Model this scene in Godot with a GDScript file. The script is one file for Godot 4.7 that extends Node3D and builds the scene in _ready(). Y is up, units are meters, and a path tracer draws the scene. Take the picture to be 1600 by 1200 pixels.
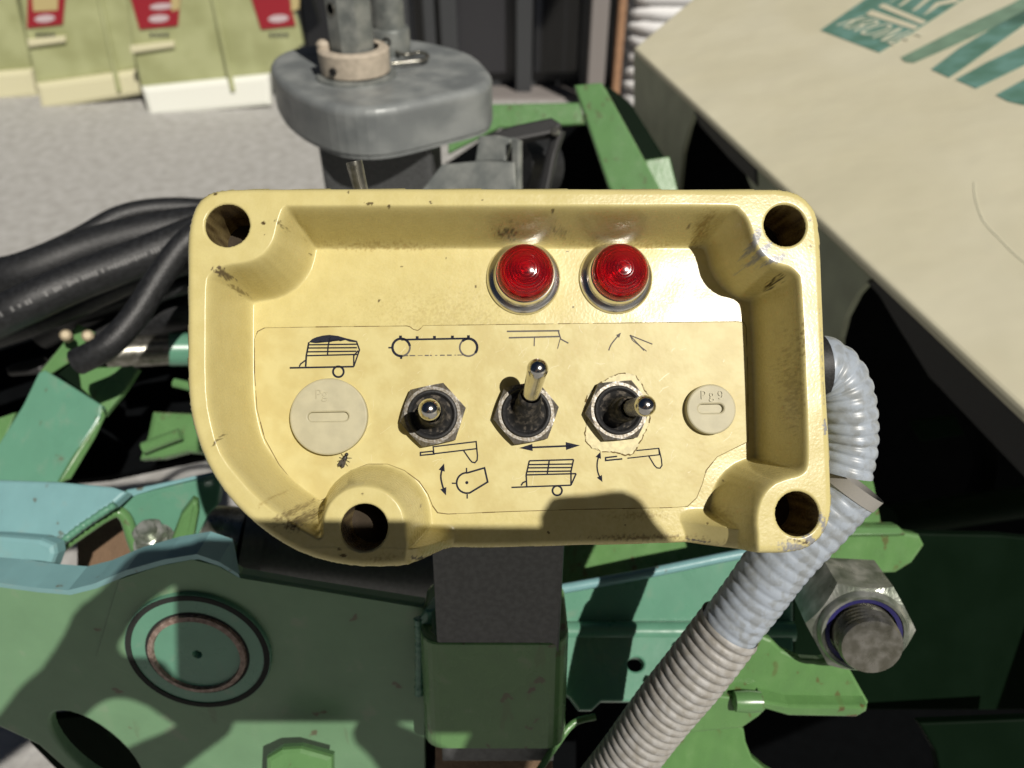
extends Node3D
# A yellow control panel on a green farm wagon, seen close up from above in afternoon sun. Units are metres, y is up.

const FPX := 1203.0          # focal length of the photograph in its pixels
const EYE := Vector3(0, 1.25, 0)
const PITCH := 38.0
const DEPTH := 0.0235        # depth of the recess of the panel housing
var R := Vector3.RIGHT
var U := Vector3.UP
var F := Vector3.FORWARD
var pb := Basis()            # axes of the panel
var po := Vector3()          # centre of its rim plane
var M := {}
var rng := RandomNumberGenerator.new()
var taken := {}


# ---------------------------------------------------------------- small helpers
class Builder:
	var v := PackedVector3Array()
	var n := PackedVector3Array()
	var c := PackedColorArray()
	var uv := PackedVector2Array()
	var ix := PackedInt32Array()
	var tint := Color.WHITE

	func vert(p: Vector3, nn: Vector3, t := Vector2.ZERO) -> int:
		v.append(p); n.append(nn); c.append(tint); uv.append(t)
		return v.size() - 1

	func face(a: int, b: int, d: int, hint: Vector3) -> void:
		if (v[d] - v[a]).cross(v[b] - v[a]).dot(hint) < 0.0:
			ix.append_array([a, d, b])
		else:
			ix.append_array([a, b, d])

	func tri(a: Vector3, b: Vector3, d: Vector3, hint: Vector3) -> void:
		var nn := (d - a).cross(b - a)
		if nn.length_squared() < 1e-24:
			return
		nn = nn.normalized()
		if nn.dot(hint) < 0.0:
			nn = -nn
		face(vert(a, nn), vert(b, nn), vert(d, nn), nn)

	func quad(a: Vector3, b: Vector3, d: Vector3, e: Vector3, hint: Vector3) -> void:
		tri(a, b, d, hint); tri(a, d, e, hint)

	# rows of points joined by smooth quads; hint_at gives the inside from which faces look away
	func grid(rows: Array, wrap: bool, inside: Array, cols: Array = []) -> void:
		var w: int = rows[0].size()
		var base := v.size()
		var acc := PackedVector3Array()
		acc.resize(rows.size() * w)
		var last := w if wrap else w - 1
		for j in rows.size() - 1:
			for i in last:
				var i2 := (i + 1) % w
				var a: Vector3 = rows[j][i]
				var b: Vector3 = rows[j][i2]
				var d: Vector3 = rows[j + 1][i2]
				var e: Vector3 = rows[j + 1][i]
				var nn := (d - a).cross(e - b)
				var out: Vector3 = (a + b + d + e) * 0.25 - (inside[j] + inside[j + 1]) * 0.5
				if nn.dot(out) < 0.0:
					nn = -nn
				acc[j * w + i] += nn; acc[j * w + i2] += nn
				acc[(j + 1) * w + i] += nn; acc[(j + 1) * w + i2] += nn
		for j in rows.size():
			if cols:
				tint = cols[j]
			for i in w:
				vert(rows[j][i], acc[j * w + i].normalized() if acc[j * w + i].length_squared() > 0 else Vector3.UP, Vector2(float(i) / w, float(j)))
		for j in rows.size() - 1:
			for i in last:
				var i2 := (i + 1) % w
				var a := base + j * w + i
				var b := base + j * w + i2
				var d := base + (j + 1) * w + i2
				var e := base + (j + 1) * w + i
				var hint := n[a] + n[b] + n[d] + n[e]
				face(a, b, d, hint); face(a, d, e, hint)

	func mesh() -> ArrayMesh:
		var m := ArrayMesh.new()
		var arr := []
		arr.resize(Mesh.ARRAY_MAX)
		arr[Mesh.ARRAY_VERTEX] = v
		arr[Mesh.ARRAY_NORMAL] = n
		arr[Mesh.ARRAY_COLOR] = c
		arr[Mesh.ARRAY_TEX_UV] = uv
		arr[Mesh.ARRAY_INDEX] = ix
		m.add_surface_from_arrays(Mesh.PRIMITIVE_TRIANGLES, arr)
		return m


func numbered(called: String, parent: Node) -> String:
	var key := str(parent.get_instance_id()) + called
	var k: int = taken.get(key, 0)
	taken[key] = k + 1
	return called if k == 0 else "%s_%03d" % [called, k]


func thing(called: String, label: String, category: String, where := Vector3.ZERO, group := "") -> Node3D:
	var o := Node3D.new()
	o.name = numbered(called, self)
	add_child(o, true)
	o.position = where
	o.set_meta("label", label)
	o.set_meta("category", category)
	if group:
		o.set_meta("group", group)
	return o


# one mesh as a part of a thing; its points are in the scene's axes unless local is set
func part(called: String, b: Builder, mat: Material, parent: Node3D, local := false, label := "") -> MeshInstance3D:
	var o := MeshInstance3D.new()
	o.name = numbered(called, parent)
	o.mesh = b.mesh()
	o.material_override = mat
	parent.add_child(o, true)
	if not local:
		o.transform = parent.global_transform.affine_inverse()
	if label:
		o.set_meta("label", label)
	return o


func structure(called: String, b: Builder, mat: Material) -> MeshInstance3D:
	var o := part(called, b, mat, self)
	o.set_meta("kind", "structure")
	o.set_meta("label", {"ground": "grey weathered concrete yard under the machines"}.get(called, called))
	return o


func ray(px: float, py: float) -> Vector3:
	return F + R * ((px - 800.0) / FPX) + U * ((600.0 - py) / FPX)


func at(px: float, py: float, z: float) -> Vector3:
	return EYE + ray(px, py) * z


# a plane through a point, with its normal
func plane_at(px: float, py: float, z: float, normal: Vector3) -> Plane:
	return Plane(normal.normalized(), at(px, py, z))


func plane_of(a: Vector3, b: Vector3, c: Vector3) -> Plane:
	var p := Plane(at(a.x, a.y, a.z), at(b.x, b.y, b.z), at(c.x, c.y, c.z))
	return p if p.distance_to(EYE) > 0 else Plane(-p.normal, -p.d)


func on(p: Plane, px: float, py: float) -> Vector3:
	var r := ray(px, py)
	return EYE + r * ((p.d - p.normal.dot(EYE)) / p.normal.dot(r))


func trace(p: Plane, pts: Array) -> Array:
	var out := []
	for i in range(0, pts.size(), 2):
		out.append(on(p, pts[i], pts[i + 1]))
	return out


# where a pixel of the photograph meets the panel at a height over its rim plane
func on_panel(px: float, py: float, h := 0.0) -> Vector2:
	var r := ray(px, py)
	var p := EYE + r * ((po + pb.z * h - EYE).dot(pb.z) / r.dot(pb.z)) - po
	return Vector2(p.dot(pb.x), p.dot(pb.y))


func smooth_loop(pts: Array, per := 3, closed := true) -> Array:
	var out := []
	var k := pts.size()
	for i in (k if closed else k - 1):
		for s in per:
			var a = pts[(i - 1 + k) % k] if closed else pts[maxi(i - 1, 0)]
			var d = pts[(i + 2) % k] if closed else pts[mini(i + 2, k - 1)]
			out.append(pts[i].cubic_interpolate(pts[(i + 1) % k], a, d, float(s) / per))
	if not closed:
		out.append(pts[k - 1])
	return out


func perp(n: Vector3) -> Vector3:
	return (Vector3.UP if absf(n.y) < 0.9 else Vector3.RIGHT).cross(n).normalized()


func inset(q: PackedVector2Array, d: float) -> PackedVector2Array:
	var out := PackedVector2Array()
	var k := q.size()
	var s := -1.0 if Geometry2D.is_polygon_clockwise(q) else 1.0
	for i in k:
		var a := (q[i] - q[(i - 1 + k) % k]).normalized()
		var b := (q[(i + 1) % k] - q[i]).normalized()
		var m := (Vector2(-a.y, a.x) + Vector2(-b.y, b.x)) * s
		out.append(q[i] + m / maxf(m.length_squared() * 0.5, 0.6) * d)
	return out


# a steel plate: a polygon in space, thickened away from the viewer, with a bevelled front edge and holes
func plate(b: Builder, poly: Array, normal: Vector3, thick: float, bevel := 0.0006, holes: Array = [], steps := 2) -> void:
	var n := normal.normalized()
	var e1 := perp(n)
	var e2 := n.cross(e1)
	var o: Vector3 = poly[0]
	var loops := []
	for loop in [poly] + holes:
		var q := PackedVector2Array()
		for p in loop:
			q.append(Vector2((p - o).dot(e1), (p - o).dot(e2)))
		loops.append(q)
	var to3 := func(p: Vector2, h: float) -> Vector3: return o + e1 * p.x + e2 * p.y + n * h
	var tops := []
	for li in loops.size():
		var q: PackedVector2Array = loops[li]
		var prev := q
		var ph := -thick
		var rows := [[q, -thick], [q, -bevel]]
		for s in range(1, steps + 1):
			var a := PI / 2 * s / steps
			var d := bevel * (1.0 - cos(a)) * (1.0 if li == 0 else -1.0)
			rows.append([inset(q, d), -bevel + bevel * sin(a)])
		for r in rows.size() - 1:
			var k := q.size()
			for i in k:
				var i2 := (i + 1) % k
				var A: Vector3 = to3.call(rows[r][0][i], rows[r][1])
				var B: Vector3 = to3.call(rows[r][0][i2], rows[r][1])
				var C: Vector3 = to3.call(rows[r + 1][0][i2], rows[r + 1][1])
				var D: Vector3 = to3.call(rows[r + 1][0][i], rows[r + 1][1])
				var t := q[i2] - q[i]
				var s := -1.0 if Geometry2D.is_polygon_clockwise(q) else 1.0
				var side := Vector2(t.y, -t.x) * s * (1.0 if li == 0 else -1.0)
				b.quad(A, B, C, D, e1 * side.x + e2 * side.y + n * (0.01 * side.length() if r else 0.0))
		tops.append(rows[-1][0])
	for side in [[tops, 0.0, n], [loops, -thick, -n]]:
		if holes.is_empty():
			var t := Geometry2D.triangulate_polygon(side[0][0])
			for i in range(0, t.size(), 3):
				b.tri(to3.call(side[0][0][t[i]], side[1]), to3.call(side[0][0][t[i + 1]], side[1]), to3.call(side[0][0][t[i + 2]], side[1]), side[2])
		else:
			var all := PackedVector2Array()
			for q in side[0]:
				for i in q.size():
					var p: Vector2 = q[i]
					var nx: Vector2 = q[(i + 1) % q.size()]
					var parts := maxi(1, int(p.distance_to(nx) / 0.008))
					for s in parts:
						all.append(p.lerp(nx, float(s) / parts))
			var t := Geometry2D.triangulate_delaunay(all)
			for i in range(0, t.size(), 3):
				var mid := (all[t[i]] + all[t[i + 1]] + all[t[i + 2]]) / 3.0
				var keep := Geometry2D.is_point_in_polygon(mid, side[0][0])
				for h in range(1, side[0].size()):
					keep = keep and not Geometry2D.is_point_in_polygon(mid, side[0][h])
				if keep:
					b.tri(to3.call(all[t[i]], side[1]), to3.call(all[t[i + 1]], side[1]), to3.call(all[t[i + 2]], side[1]), side[2])


# a plate traced on a plane, as a part
func sheet(called: String, parent: Node3D, p: Plane, pts: Array, thick: float, mat: Material, bevel := 0.0006, holes: Array = []) -> MeshInstance3D:
	var b := Builder.new()
	plate(b, trace(p, pts), p.normal, thick, bevel, holes)
	return part(called, b, mat, parent)


func ellipse(p: Plane, cx: float, cy: float, rx: float, ry: float, turn: float, k := 28) -> Array:
	var out := []
	for i in k:
		var a := TAU * i / k
		var q := Vector2(cos(a) * rx, sin(a) * ry).rotated(turn)
		out.append(on(p, cx + q.x, cy + q.y))
	return out


# turned about an axis: pairs of radius and height; corners sharper than 35 degrees stay sharp
func lathe(b: Builder, o: Vector3, axis: Vector3, prof: Array, seg := 32, squash := 1.0) -> void:
	var n := axis.normalized()
	var e1 := perp(n)
	var e2 := n.cross(e1)
	var runs := [[prof[0]]]
	for i in range(1, prof.size()):
		runs[-1].append(prof[i])
		if i < prof.size() - 1:
			var a: Vector2 = (prof[i] - prof[i - 1]).normalized()
			var d: Vector2 = (prof[i + 1] - prof[i]).normalized()
			if a.dot(d) < 0.82:
				runs.append([prof[i]])
	for run in runs:
		var base := b.v.size()
		for i in run.size():
			var t := Vector2()
			if i > 0:
				t += (run[i] - run[i - 1]).normalized()
			if i < run.size() - 1:
				t += (run[i + 1] - run[i]).normalized()
			t = t.normalized()
			for s in seg:
				var a := TAU * s / seg
				var d := e1 * cos(a) + e2 * sin(a) * squash
				b.vert(o + d * run[i].x + n * run[i].y, (d * t.y - n * t.x).normalized(), Vector2(float(s) / seg, run[i].y))
		for i in run.size() - 1:
			for s in seg:
				var s2 := (s + 1) % seg
				var A: int = base + i * seg + s
				var B: int = base + i * seg + s2
				var C: int = base + (i + 1) * seg + s2
				var D: int = base + (i + 1) * seg + s
				var hint := b.n[A] + b.n[C]
				if run[i].x > 1e-9:
					b.face(A, B, C, hint)
				if run[i + 1].x > 1e-9:
					b.face(A, C, D, hint)


# a round bar along a path; radii per point
func tube(b: Builder, path: Array, radii: Array, seg := 16, caps := true, cols: Array = []) -> void:
	var rows := []
	var ins := []
	var e1 := Vector3()
	for i in path.size():
		var t: Vector3 = (path[mini(i + 1, path.size() - 1)] - path[maxi(i - 1, 0)]).normalized()
		e1 = perp(t) if i == 0 else (e1 - t * e1.dot(t)).normalized()
		var e2 := t.cross(e1)
		var row := []
		for s in seg:
			var a := TAU * s / seg
			row.append(path[i] + (e1 * cos(a) + e2 * sin(a)) * radii[mini(i, radii.size() - 1)])
		rows.append(row)
		ins.append(path[i])
	b.grid(rows, true, ins, cols)
	if caps:
		for e in [0, path.size() - 1]:
			var out: Vector3 = path[e] - path[1 if e == 0 else path.size() - 2]
			for s in seg:
				b.tri(path[e], rows[e][s], rows[e][(s + 1) % seg], out)


func path3(pts: Array, per := 6) -> Array:      # px, py, depth triples
	var out := []
	for i in range(0, pts.size(), 3):
		out.append(at(pts[i], pts[i + 1], pts[i + 2]))
	return smooth_loop(out, per, false)


func box(b: Builder, o: Vector3, x: Vector3, y: Vector3, z: Vector3, bevel := 0.0) -> void:   # centre and half edges
	plate(b, [o + z - x - y, o + z + x - y, o + z + x + y, o + z - x + y], z, z.length() * 2.0, bevel)


# a six-sided nut with its corners turned off
func hex_nut(b: Builder, o: Vector3, axis: Vector3, across: float, high: float, bore: float, turn := 0.0, ref := Vector3.ZERO) -> void:
	var n := axis.normalized()
	var e1 := perp(n) if ref == Vector3.ZERO else (ref - n * ref.dot(n)).normalized()
	var e2 := n.cross(e1)
	var rc := across / sqrt(3.0)
	var k := 72
	var ch := rc * 0.16
	var rim := []
	for s in k:
		var a := TAU * s / k
		var m := fposmod(a, PI / 3.0) - PI / 6.0
		rim.append(across * 0.5 / cos(m))
	var p := func(s: int, r: float, h: float) -> Vector3:
		var a := TAU * (s % k) / k + turn
		return o + (e1 * cos(a) + e2 * sin(a)) * r + n * h
	for s in k:
		var s2 := (s + 1) % k
		var a := TAU * (s + 0.5) / k + turn
		var out := e1 * cos(a) + e2 * sin(a)
		var top1: float = high - ch * clampf((rim[s] - across * 0.5) / (rc - across * 0.5), 0, 1) * 0.75
		var top2: float = high - ch * clampf((rim[s2] - across * 0.5) / (rc - across * 0.5), 0, 1) * 0.75
		b.quad(p.call(s, rim[s], 0), p.call(s2, rim[s2], 0), p.call(s2, rim[s2], top2), p.call(s, rim[s], top1), out)
		b.quad(p.call(s, rim[s], top1), p.call(s2, rim[s2], top2), p.call(s2, across * 0.48, high), p.call(s, across * 0.48, high), out * 0.3 + n)
		b.quad(p.call(s, across * 0.48, high), p.call(s2, across * 0.48, high), p.call(s2, bore, high), p.call(s, bore, high), n)
		b.quad(p.call(s, bore, high), p.call(s2, bore, high), p.call(s2, bore, high * 0.3), p.call(s, bore, high * 0.3), -out)


# ---------------------------------------------------------------- materials
func noise(freq: float, octaves := 3, kind := FastNoiseLite.TYPE_SIMPLEX_SMOOTH, sd := 1) -> FastNoiseLite:
	var f := FastNoiseLite.new()
	f.noise_type = kind
	f.frequency = freq
	f.fractal_octaves = octaves
	f.seed = sd
	return f


func noise_map(freq: float, lo: Color, hi: Color, octaves := 4, sd := 1, size := 512, stops: Array = []) -> NoiseTexture2D:
	var t := NoiseTexture2D.new()
	t.width = size; t.height = size
	t.seamless = true
	t.noise = noise(freq, octaves, FastNoiseLite.TYPE_SIMPLEX_SMOOTH, sd)
	var g := Gradient.new()
	g.offsets = PackedFloat32Array([0.25, 0.75] if stops.is_empty() else stops)
	g.colors = PackedColorArray([lo, hi])
	t.color_ramp = g
	return t


func bumps(freq: float, octaves := 3, strength := 4.0, sd := 3, size := 512) -> NoiseTexture2D:
	var t := NoiseTexture2D.new()
	t.width = size; t.height = size
	t.seamless = true
	t.as_normal_map = true
	t.bump_strength = strength
	t.noise = noise(freq, octaves, FastNoiseLite.TYPE_SIMPLEX_SMOOTH, sd)
	return t


func mat(called: String, lin: Color, rough: float, metal := 0.0, tile := 0.0, tex: Texture2D = null, nrm: Texture2D = null, nscale := 1.0, rough_tex: Texture2D = null) -> StandardMaterial3D:
	var m := StandardMaterial3D.new()
	m.resource_name = called
	m.albedo_color = lin.linear_to_srgb()
	m.roughness = rough
	m.metallic = metal
	m.albedo_texture = tex
	m.vertex_color_use_as_albedo = true
	if nrm:
		m.normal_enabled = true
		m.normal_texture = nrm
		m.normal_scale = nscale
	if rough_tex:
		m.roughness_texture = rough_tex
	if tile > 0.0:
		m.uv1_triplanar = true
		m.uv1_scale = Vector3.ONE * tile
	M[called] = m
	return m


func materials() -> void:
	var grey := func(a: float) -> Color: return Color(a, a, a)
	var peel := bumps(0.035, 2, 5.0, 5)
	var fine := bumps(0.06, 4, 6.0, 9)
	var mottled := noise_map(0.012, grey.call(0.90), grey.call(1.0), 5, 11)
	var blotch := noise_map(0.006, Color(0.98, 0.975, 0.96), Color(1, 1, 1), 5, 21)
	var gloss := noise_map(0.02, grey.call(0.75), grey.call(1.0), 4, 31)
	mat("paint", Color(1, 1, 1), 0.32, 0.0, 45.0, blotch, peel, 0.11, gloss)
	mat("film", Color(0.567, 0.497, 0.232), 0.40, 0.0, 22.0, noise_map(0.008, Color(0.96, 0.945, 0.91), Color(1, 1, 1), 5, 41), peel, 0.06)
	mat("bare_paint", Color(0.66, 0.58, 0.30), 0.5, 0.0, 60.0, mottled)
	mat("scratch", Color(0.63, 0.57, 0.33), 0.35)
	mat("ink", Color(0.036, 0.038, 0.055), 0.9, 0.0, 120.0, noise_map(0.05, grey.call(0.7), grey.call(1.0), 3, 51))
	mat("worn_ink", Color(0.13, 0.12, 0.11), 0.55)
	mat("seam", Color(0.16, 0.115, 0.05), 0.8)
	mat("groove", Color(0.012, 0.014, 0.012), 0.9)
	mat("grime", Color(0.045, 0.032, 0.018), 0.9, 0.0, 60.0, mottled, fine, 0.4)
	mat("chrome", Color(0.66, 0.64, 0.61), 0.2, 1.0, 60.0, mottled, null, 1.0, gloss)
	mat("bezel_chrome", Color(0.78, 0.76, 0.72), 0.27, 1.0)
	mat("worn_chrome", Color(0.23, 0.22, 0.20), 0.5, 0.55, 90.0, noise_map(0.02, Color(0.75, 0.71, 0.64), Color(1, 1, 1), 4, 61), fine, 0.06, gloss)
	mat("rubber", Color(0.022, 0.022, 0.023), 0.55, 0.0, 90.0, noise_map(0.02, grey.call(0.6), grey.call(1.0), 4, 71), fine, 0.4)
	mat("dusty_rubber", Color(0.10, 0.085, 0.066), 0.85, 0.0, 70.0, noise_map(0.012, Color(0.18, 0.19, 0.21), Color(1, 1, 1), 4, 81, 512, [0.48, 0.75]), fine, 0.6)
	mat("plug", Color(0.45, 0.415, 0.275), 0.55, 0.0, 25.0, noise_map(0.01, grey.call(0.95), grey.call(1.0), 4, 62))
	mat("zinc", Color(0.29, 0.30, 0.28), 0.55, 0.35, 9.0, noise_map(0.012, Color(0.72, 0.74, 0.75), Color(1, 1, 1), 5, 91), fine, 0.08, gloss)
	mat("cast_grey", Color(0.27, 0.285, 0.28), 0.5, 0.1, 5.0, noise_map(0.01, Color(0.80, 0.81, 0.82), Color(1, 1, 1), 5, 92), bumps(0.02, 4, 5.0, 12), 0.1, gloss)
	mat("nail", Color(0.55, 0.36, 0.28), 0.35)
	mat("cream", Color(0.50, 0.43, 0.34), 0.6, 0.0, 20.0, mottled)
	mat("steel", Color(0.34, 0.33, 0.30), 0.35, 0.85, 30.0, noise_map(0.012, Color(0.72, 0.72, 0.68), Color(1, 1, 1), 5, 93), fine, 0.08, gloss)
	mat("dark_steel", Color(0.098, 0.102, 0.104), 0.45, 0.25, 30.0, noise_map(0.02, Color(0.86, 0.855, 0.85), Color(1, 1, 1), 5, 94), fine, 0.1, gloss)
	var scuff := noise_map(0.009, Color(0.86, 0.90, 0.86), Color(1, 1, 1), 5, 95)
	var worn := {}
	for w in [["green", Color(0.105, 0.222, 0.082), 0.155, 131], ["teal", Color(0.105, 0.255, 0.175), 0.13, 132], ["faded_green", Color(0.138, 0.258, 0.142), 0.11, 133], ["faded_sheen_teal", Color(0.185, 0.355, 0.37), 0.14, 134]]:
		var nt := NoiseTexture2D.new()
		nt.width = 768; nt.height = 768
		nt.seamless = true
		nt.noise = noise(0.014, 6, FastNoiseLite.TYPE_SIMPLEX_SMOOTH, w[3])
		var gw := Gradient.new()
		var cc: Color = w[1]
		gw.offsets = PackedFloat32Array([0.0, w[2], w[2] + 0.025, 0.5, 0.74, 0.9])
		gw.colors = PackedColorArray([Color(0.075, 0.05, 0.03).linear_to_srgb(), Color(0.10, 0.075, 0.045).linear_to_srgb(), (cc * 0.93).linear_to_srgb(), cc.linear_to_srgb(), (cc * 1.04).linear_to_srgb(), cc.lerp(Color(0.32, 0.31, 0.25), 0.30).linear_to_srgb()])
		nt.color_ramp = gw
		worn[w[0]] = nt
	var spots := NoiseTexture2D.new()
	spots.width = 512; spots.height = 512
	spots.seamless = true
	spots.noise = noise(0.02, 5, FastNoiseLite.TYPE_SIMPLEX_SMOOTH, 121)
	var gs := Gradient.new()
	gs.offsets = PackedFloat32Array([0.0, 0.17, 0.22, 0.6, 1.0])
	gs.colors = PackedColorArray([Color(0.30, 0.17, 0.10), Color(0.34, 0.22, 0.13), Color(0.335, 0.48, 0.285), Color(0.35, 0.505, 0.295), Color(0.41, 0.55, 0.35)])
	spots.color_ramp = gs
	mat("worn_green", Color(1, 1, 1), 0.32, 0.0, 7.0, spots, fine, 0.03, gloss)
	mat("patina", Color(0.50, 0.51, 0.47), 0.36, 0.6, 14.0, noise_map(0.012, Color(0.50, 0.55, 0.48), Color(1, 1, 1), 5, 122), fine, 0.12, gloss)
	mat("green", Color(1, 1, 1), 0.30, 0.0, 6.0, worn.green, fine, 0.03, gloss)
	mat("faded_sheen_teal", Color(1, 1, 1), 0.4, 0.0, 5.0, worn.faded_sheen_teal, fine, 0.03, gloss)  # faded paint with the sky sheen of upward faces put into the colour
	mat("teal", Color(1, 1, 1), 0.34, 0.0, 5.0, worn.teal, fine, 0.03, gloss)
	mat("faded_green", Color(1, 1, 1), 0.42, 0.0, 4.0, worn.faded_green, fine, 0.03, gloss)
	mat("dark_green", Color(0.004, 0.010, 0.005), 0.45, 0.0, 8.0, scuff)  # near-black copy of the green; deep shade put into the colour
	mat("black", Color(0.004, 0.0045, 0.005), 0.9, 0.0, 8.0, mottled)  # unlit depth put into the colour
	mat("hose", Color(0.020, 0.021, 0.023), 0.5, 0.0, 25.0, noise_map(0.02, grey.call(0.6), grey.call(1.0), 4, 96), fine, 0.4)
	mat("print_white", Color(0.13, 0.13, 0.13), 0.6)
	mat("conduit_blue", Color(0.33, 0.375, 0.435), 0.36, 0.0, 30.0, noise_map(0.012, Color(0.86, 0.84, 0.80), Color(1, 1, 1), 5, 97, 512, [0.3, 0.55]), fine, 0.04)
	mat("conduit_grey", Color(0.365, 0.36, 0.35), 0.5, 0.0, 30.0, noise_map(0.014, Color(0.82, 0.80, 0.76), Color(1, 1, 1), 5, 98), fine, 0.06)
	mat("torn_edge", Color(0.27, 0.26, 0.24), 0.8)
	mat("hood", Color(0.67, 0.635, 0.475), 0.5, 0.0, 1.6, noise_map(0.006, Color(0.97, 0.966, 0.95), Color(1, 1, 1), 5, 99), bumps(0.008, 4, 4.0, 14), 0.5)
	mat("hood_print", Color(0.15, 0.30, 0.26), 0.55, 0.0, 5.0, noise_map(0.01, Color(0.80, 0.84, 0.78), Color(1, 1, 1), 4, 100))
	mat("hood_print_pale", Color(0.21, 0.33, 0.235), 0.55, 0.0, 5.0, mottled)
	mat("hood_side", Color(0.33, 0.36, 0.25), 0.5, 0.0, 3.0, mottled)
	mat("hood_letter", Color(0.66, 0.65, 0.50), 0.5)
	mat("guard", Color(0.385, 0.405, 0.215), 0.45, 0.0, 1.2, noise_map(0.006, Color(0.88, 0.88, 0.84), Color(1, 1, 1), 4, 101))
	mat("guard_pale", Color(0.60, 0.57, 0.38), 0.4)
	mat("guard_white", Color(0.76, 0.77, 0.70), 0.3)
	mat("sticker_red", Color(0.27, 0.014, 0.024), 0.4)
	mat("sticker_white", Color(0.50, 0.40, 0.42), 0.5)
	mat("sticker_tan", Color(0.44, 0.36, 0.17), 0.5)
	mat("sticker_blue", Color(0.10, 0.06, 0.25), 0.5)
	mat("frame_grey", Color(0.055, 0.058, 0.062), 0.4, 0.2)
	mat("pane", Color(0.012, 0.013, 0.016), 0.08)
	mat("door_panel", Color(0.03, 0.03, 0.034), 0.35)
	mat("wood", Color(0.36, 0.20, 0.11), 0.7, 0.0, 4.0, mottled)
	mat("pole_grey", Color(0.22, 0.20, 0.19), 0.6)
	mat("sack_white", Color(0.66, 0.66, 0.66), 0.6)
	mat("rust_light", Color(0.36, 0.30, 0.20), 0.5, 0.3)
	mat("rust", Color(0.17, 0.105, 0.06), 0.8, 0.0, 15.0, mottled, fine, 0.5)
	mat("bare_metal", Color(0.35, 0.27, 0.23), 0.6, 0.2, 40.0, noise_map(0.02, Color(0.70, 0.66, 0.64), Color(1, 1, 1), 4, 102))
	mat("lens_violet", Color(0.03, 0.028, 0.12), 0.3)
	mat("concrete", Color(0.42, 0.415, 0.40), 0.85, 0.0, 0.8, noise_map(0.02, Color(0.91, 0.907, 0.90), Color(1, 1, 1), 8, 103, 1024), bumps(0.06, 5, 6.0, 15, 1024), 0.3)
	mat("fly_body", Color(0.02, 0.018, 0.015), 0.5)
	mat("fly_wing", Color(0.06, 0.05, 0.035), 0.3)
	mat("phone_black", Color(0.02, 0.02, 0.022), 0.3)
	mat("skin", Color(0.42, 0.235, 0.16), 0.5)
	mat("sleeve", Color(0.035, 0.05, 0.09), 0.8)
	M.paint.metallic_specular = 0.33
	M.paint.clearcoat_enabled = true
	M.paint.clearcoat = 0.16
	M.paint.clearcoat_roughness = 0.24
	M.film.metallic_specular = 0.32
	for k in ["black", "dark_green", "ink", "worn_ink", "seam"]:
		M[k].metallic_specular = 0.08
	var lens := mat("red_lens", Color(0.80, 0.04, 0.07), 0.12)
	lens.albedo_color.a = 0.06
	lens.refraction_enabled = true
	lens.refraction_scale = 0.049
	lens.vertex_color_use_as_albedo = false
	mat("reflector", Color(0.8, 0.66, 0.55), 0.3, 0.9)
	mat("bulb", Color(0.8, 0.6, 0.4), 0.3)


# ---------------------------------------------------------------- the yellow panel
var kept_outline := []


func seg_distance(p: Vector2, q: PackedVector2Array) -> float:
	var best := 1e9
	var a := q[q.size() - 1]
	for b in q:
		var ab := b - a
		var t := clampf((p - a).dot(ab) / ab.length_squared(), 0.0, 1.0)
		best = minf(best, (p - a - ab * t).length_squared())
		a = b
	best = sqrt(best)
	return best if Geometry2D.is_point_in_polygon(p, q) else -best


func loop_on_panel(pts: Array, per := 2, lower := 0.0) -> PackedVector2Array:   # px, py, height in mm triples
	var l := []
	for i in range(0, pts.size(), 3):
		l.append(on_panel(pts[i], pts[i + 1], (pts[i + 2] - lower) * 0.001))
	return PackedVector2Array(smooth_loop(l, per))


func field(q: PackedVector2Array, lo: Vector2, cell: float, w: int, h: int, W: int, H: int) -> PackedFloat32Array:
	var d := PackedFloat32Array()
	d.resize(w * h)
	for j in h:
		for i in w:
			d[j * w + i] = seg_distance(lo + Vector2(i + 0.5, j + 0.5) * cell, q)
	var im := Image.create_from_data(w, h, false, Image.FORMAT_RF, d.to_byte_array())
	im.resize(W, H, Image.INTERPOLATE_CUBIC)
	return im.get_data().to_float32_array()


func wall(d: float, w: float) -> float:     # 0 on the rim, 1 on the floor, rounded at both ends
	var t := d / w
	var f1 := 0.34
	var f2 := 0.36
	var k := 1.0 / (1.0 - f1 * 0.5 - f2 * 0.5)
	if t <= 0.0:
		return 0.0
	if t < f1:
		return k * t * t / (2.0 * f1)
	if t < 1.0 - f2:
		return k * (t - f1 * 0.5)
	if t < 1.0:
		return 1.0 - k * (1.0 - t) * (1.0 - t) / (2.0 * f2)
	return 1.0


const HOLES := [355, 352, 35.0, 1227, 352, 33.0, 1246, 803, 34.5, 569, 824, 37.0]


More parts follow.
